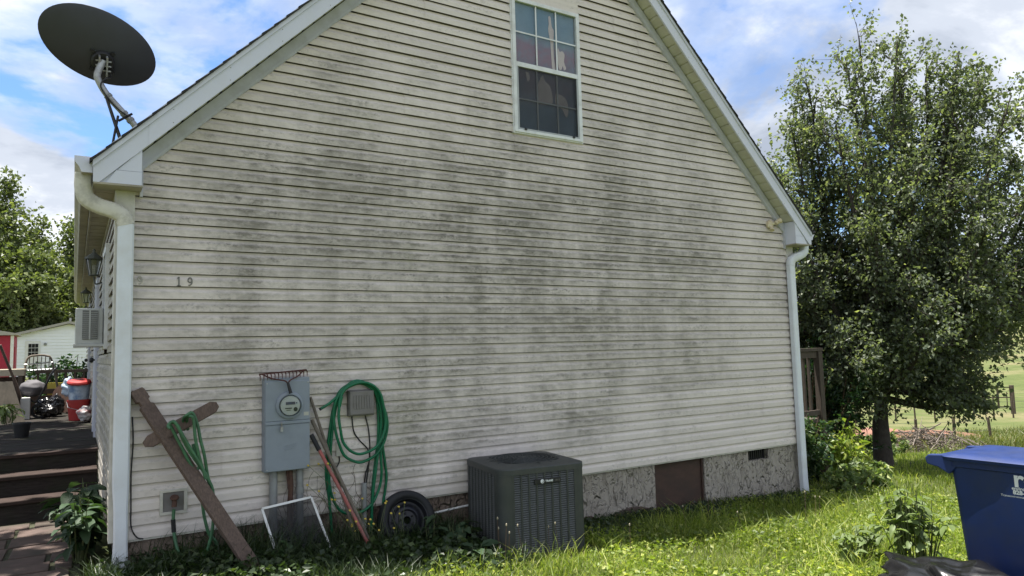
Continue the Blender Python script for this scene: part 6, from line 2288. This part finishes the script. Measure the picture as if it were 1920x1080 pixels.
SH = thing("garden_shed", "red wooden shed with pale corner trim left of the white home", "shed", (-4.2, 42, 0.3))
MB().box(-6.2, -3.15, 40.0, 43.0, 0.1, 2.78).build("wall", 'redshed', SH)
MB().box(-3.15 - 0.12, -3.13, 39.97, 40.02, 0.1, 2.78).build("corner_trim", 'white', SH)
MB().prism([(-6.4, 2.80), (-2.95, 2.80), (-2.95, 2.88), (-4.7, 3.25), (-6.4, 2.88)], 39.8, 43.2).build("roof", 'roofgrey', SH)
MB().box(-3.149, -3.12, 40.9, 41.5, 0.3, 2.2).build("door", 'redshed', SH)

# ------------------------------------------------------------------ right side porch
pr_ = thing("side_porch", "weathered timber porch with balusters behind the right corner", "porch", (9.0, 1.2, -0.7))
MB().box(XR + 0.03, 10.0, 1.0, 3.6, 0.05, 0.10).build("floor_boards", 'railwood', pr_)
MB().box(XR + 0.03, 10.05, 0.96, 1.08, 1.19, 1.24).build("top_rail", 'railwood', pr_)
MB().box(XR + 0.03, 10.0, 0.99, 1.05, 1.08, 1.185).build("rail_board", 'railwood', pr_)
MB().box(XR + 0.03, 10.0, 0.99, 1.05, 0.16, 0.24).build("bottom_rail", 'railwood', pr_)
MB().box(9.92, 10.02, 0.955, 1.055, -0.85, 1.185).build("post", 'railwood', pr_)
for i in range(13):
    x = 8.18 + i * 0.135
    MB().box(x - 0.02, x + 0.02, 1.052, 1.09, 0.16, 1.185).build("baluster", 'railwood', pr_)

# ------------------------------------------------------------------ fences, gate, brush and clay bank across the lawn


def at(D, s):
    x = CAM.x + FWD.x * D + rt.x * s
    y = CAM.y + FWD.y * D + rt.y * s
    return x, y, gz(x, y)


def fence(label, posts, hgt, wires, name="wire_fence", rad=0.055):
    e = thing(name, label, "fence", at(*posts[0]))
    tops = []
    rq = random.Random(len(posts))
    for (D, s) in posts:
        x, y, z = at(D, s)
        h_ = hgt * rq.uniform(0.85, 1.12)
        ln = (rq.uniform(-.05, .05), rq.uniform(-.05, .05))
        MB().tube([(x, y, z - 0.3), (x + ln[0], y + ln[1], z + h_)], [rad, rad * 0.9], 8).build("post", 'fencewood', e)
        tops.append((x, y, z))
    for f_ in wires:
        MB().tube([(x, y, z + hgt * f_) for x, y, z in tops], 0.008, 4).build("wire", 'wire', e)
    return e


fence("short wooden post fence in the tall grass just beyond the lawn", [(26, 26 * (0.30 + 0.052 * i)) for i in range(8)], 0.95, (0.4, 0.75))
fence("dark post and wire fence crossing the middle of the pasture", [(46, 46 * (0.45 + 0.0275 * i)) for i in range(13)], 1.25, (0.3, 0.55, 0.85))
gt = thing("field_gate", "tall timber gate frame standing in the pasture fence", "gate", at(50, 33.0))
for s in (32.9, 34.9):
    x, y, z = at(50, s)
    MB().box(x - 0.11, x + 0.11, y - 0.11, y + 0.11, z - 0.2, z + 2.0).build("post", 'fencewood', gt)
a, b2 = Vector(at(50, 32.9)), Vector(at(50, 34.9))
for h_ in (0.5, 1.15, 1.85):
    MB().bar(a + Vector((0, 0, h_)), b2 + Vector((0, 0, h_)), 0.05, 0.07).build("rail", 'fencewood', gt)
m_ = a.lerp(b2, 0.5)
MB().box(m_.x - 0.05, m_.x + 0.05, m_.y - 0.05, m_.y + 0.05, m_.z + 0.4, m_.z + 1.9).build("stile", 'fencewood', gt)
fence("pale rail fence behind the field gate", [(56, 56 * (0.42 + 0.045 * i)) for i in range(8)], 1.3, (0.35, 0.6, 0.85, 1.0), rad=0.04)

# red clay bank
xs = np.linspace(-3.5, 3.2, 34)
ts = np.linspace(0, 1, 12)
c = at(30, 15.2)
V = []
for i, u in enumerate(xs):
    for t_ in ts:
        hgt = 0.45 * math.sin(PI * t_) ** 0.8 * max(0.0, 1 - abs(u) / 3.6) ** 0.6 + 0.14 * math.sin(u * 2.1 + t_ * 5)
        x, y = c[0] + rt.x * u + FWD.x * (t_ - 0.5) * 4, c[1] + rt.y * u + FWD.y * (t_ - 0.5) * 4
        V.append((x, y, gz(x, y) + hgt * (1 if 0 < t_ < 1 else 0) - 0.05))
Fq = [(i * 12 + j, (i + 1) * 12 + j, (i + 1) * 12 + j + 1, i * 12 + j + 1) for i in range(33) for j in range(11)]
o = mesh_np("clay_bank", V, Fq, 'clay', None, smooth=True, loc=(c[0], c[1], c[2]))
tag(o, "bare orange-red clay bank behind the big tree", "bank")

# brush pile
bpile = thing("brush_pile", "grey heap of cut branches in the grass right of the tree trunk", "brush pile", at(18.5, 10.4))
c = Vector(at(18.5, 10.4))
mb = MB()
rq = random.Random(77)
for i in range(230):
    p = c + Vector((rq.gauss(0, 0.75), rq.gauss(0, 0.55), 0))
    p.z += rq.uniform(0.0, 0.62) * max(0.1, 1 - (p - c).length / 2.2)
    dv = Vector((rq.gauss(0, 1), rq.gauss(0, 1), rq.gauss(0, 0.35))).normalized() * rq.uniform(0.3, 1.1)
    mb.tube([p - dv * 0.5, p + Vector((0, 0, 0.03)), p + dv * 0.5], [0.016, 0.012, 0.004], 4)
mb.build("branches", 'brush', bpile)
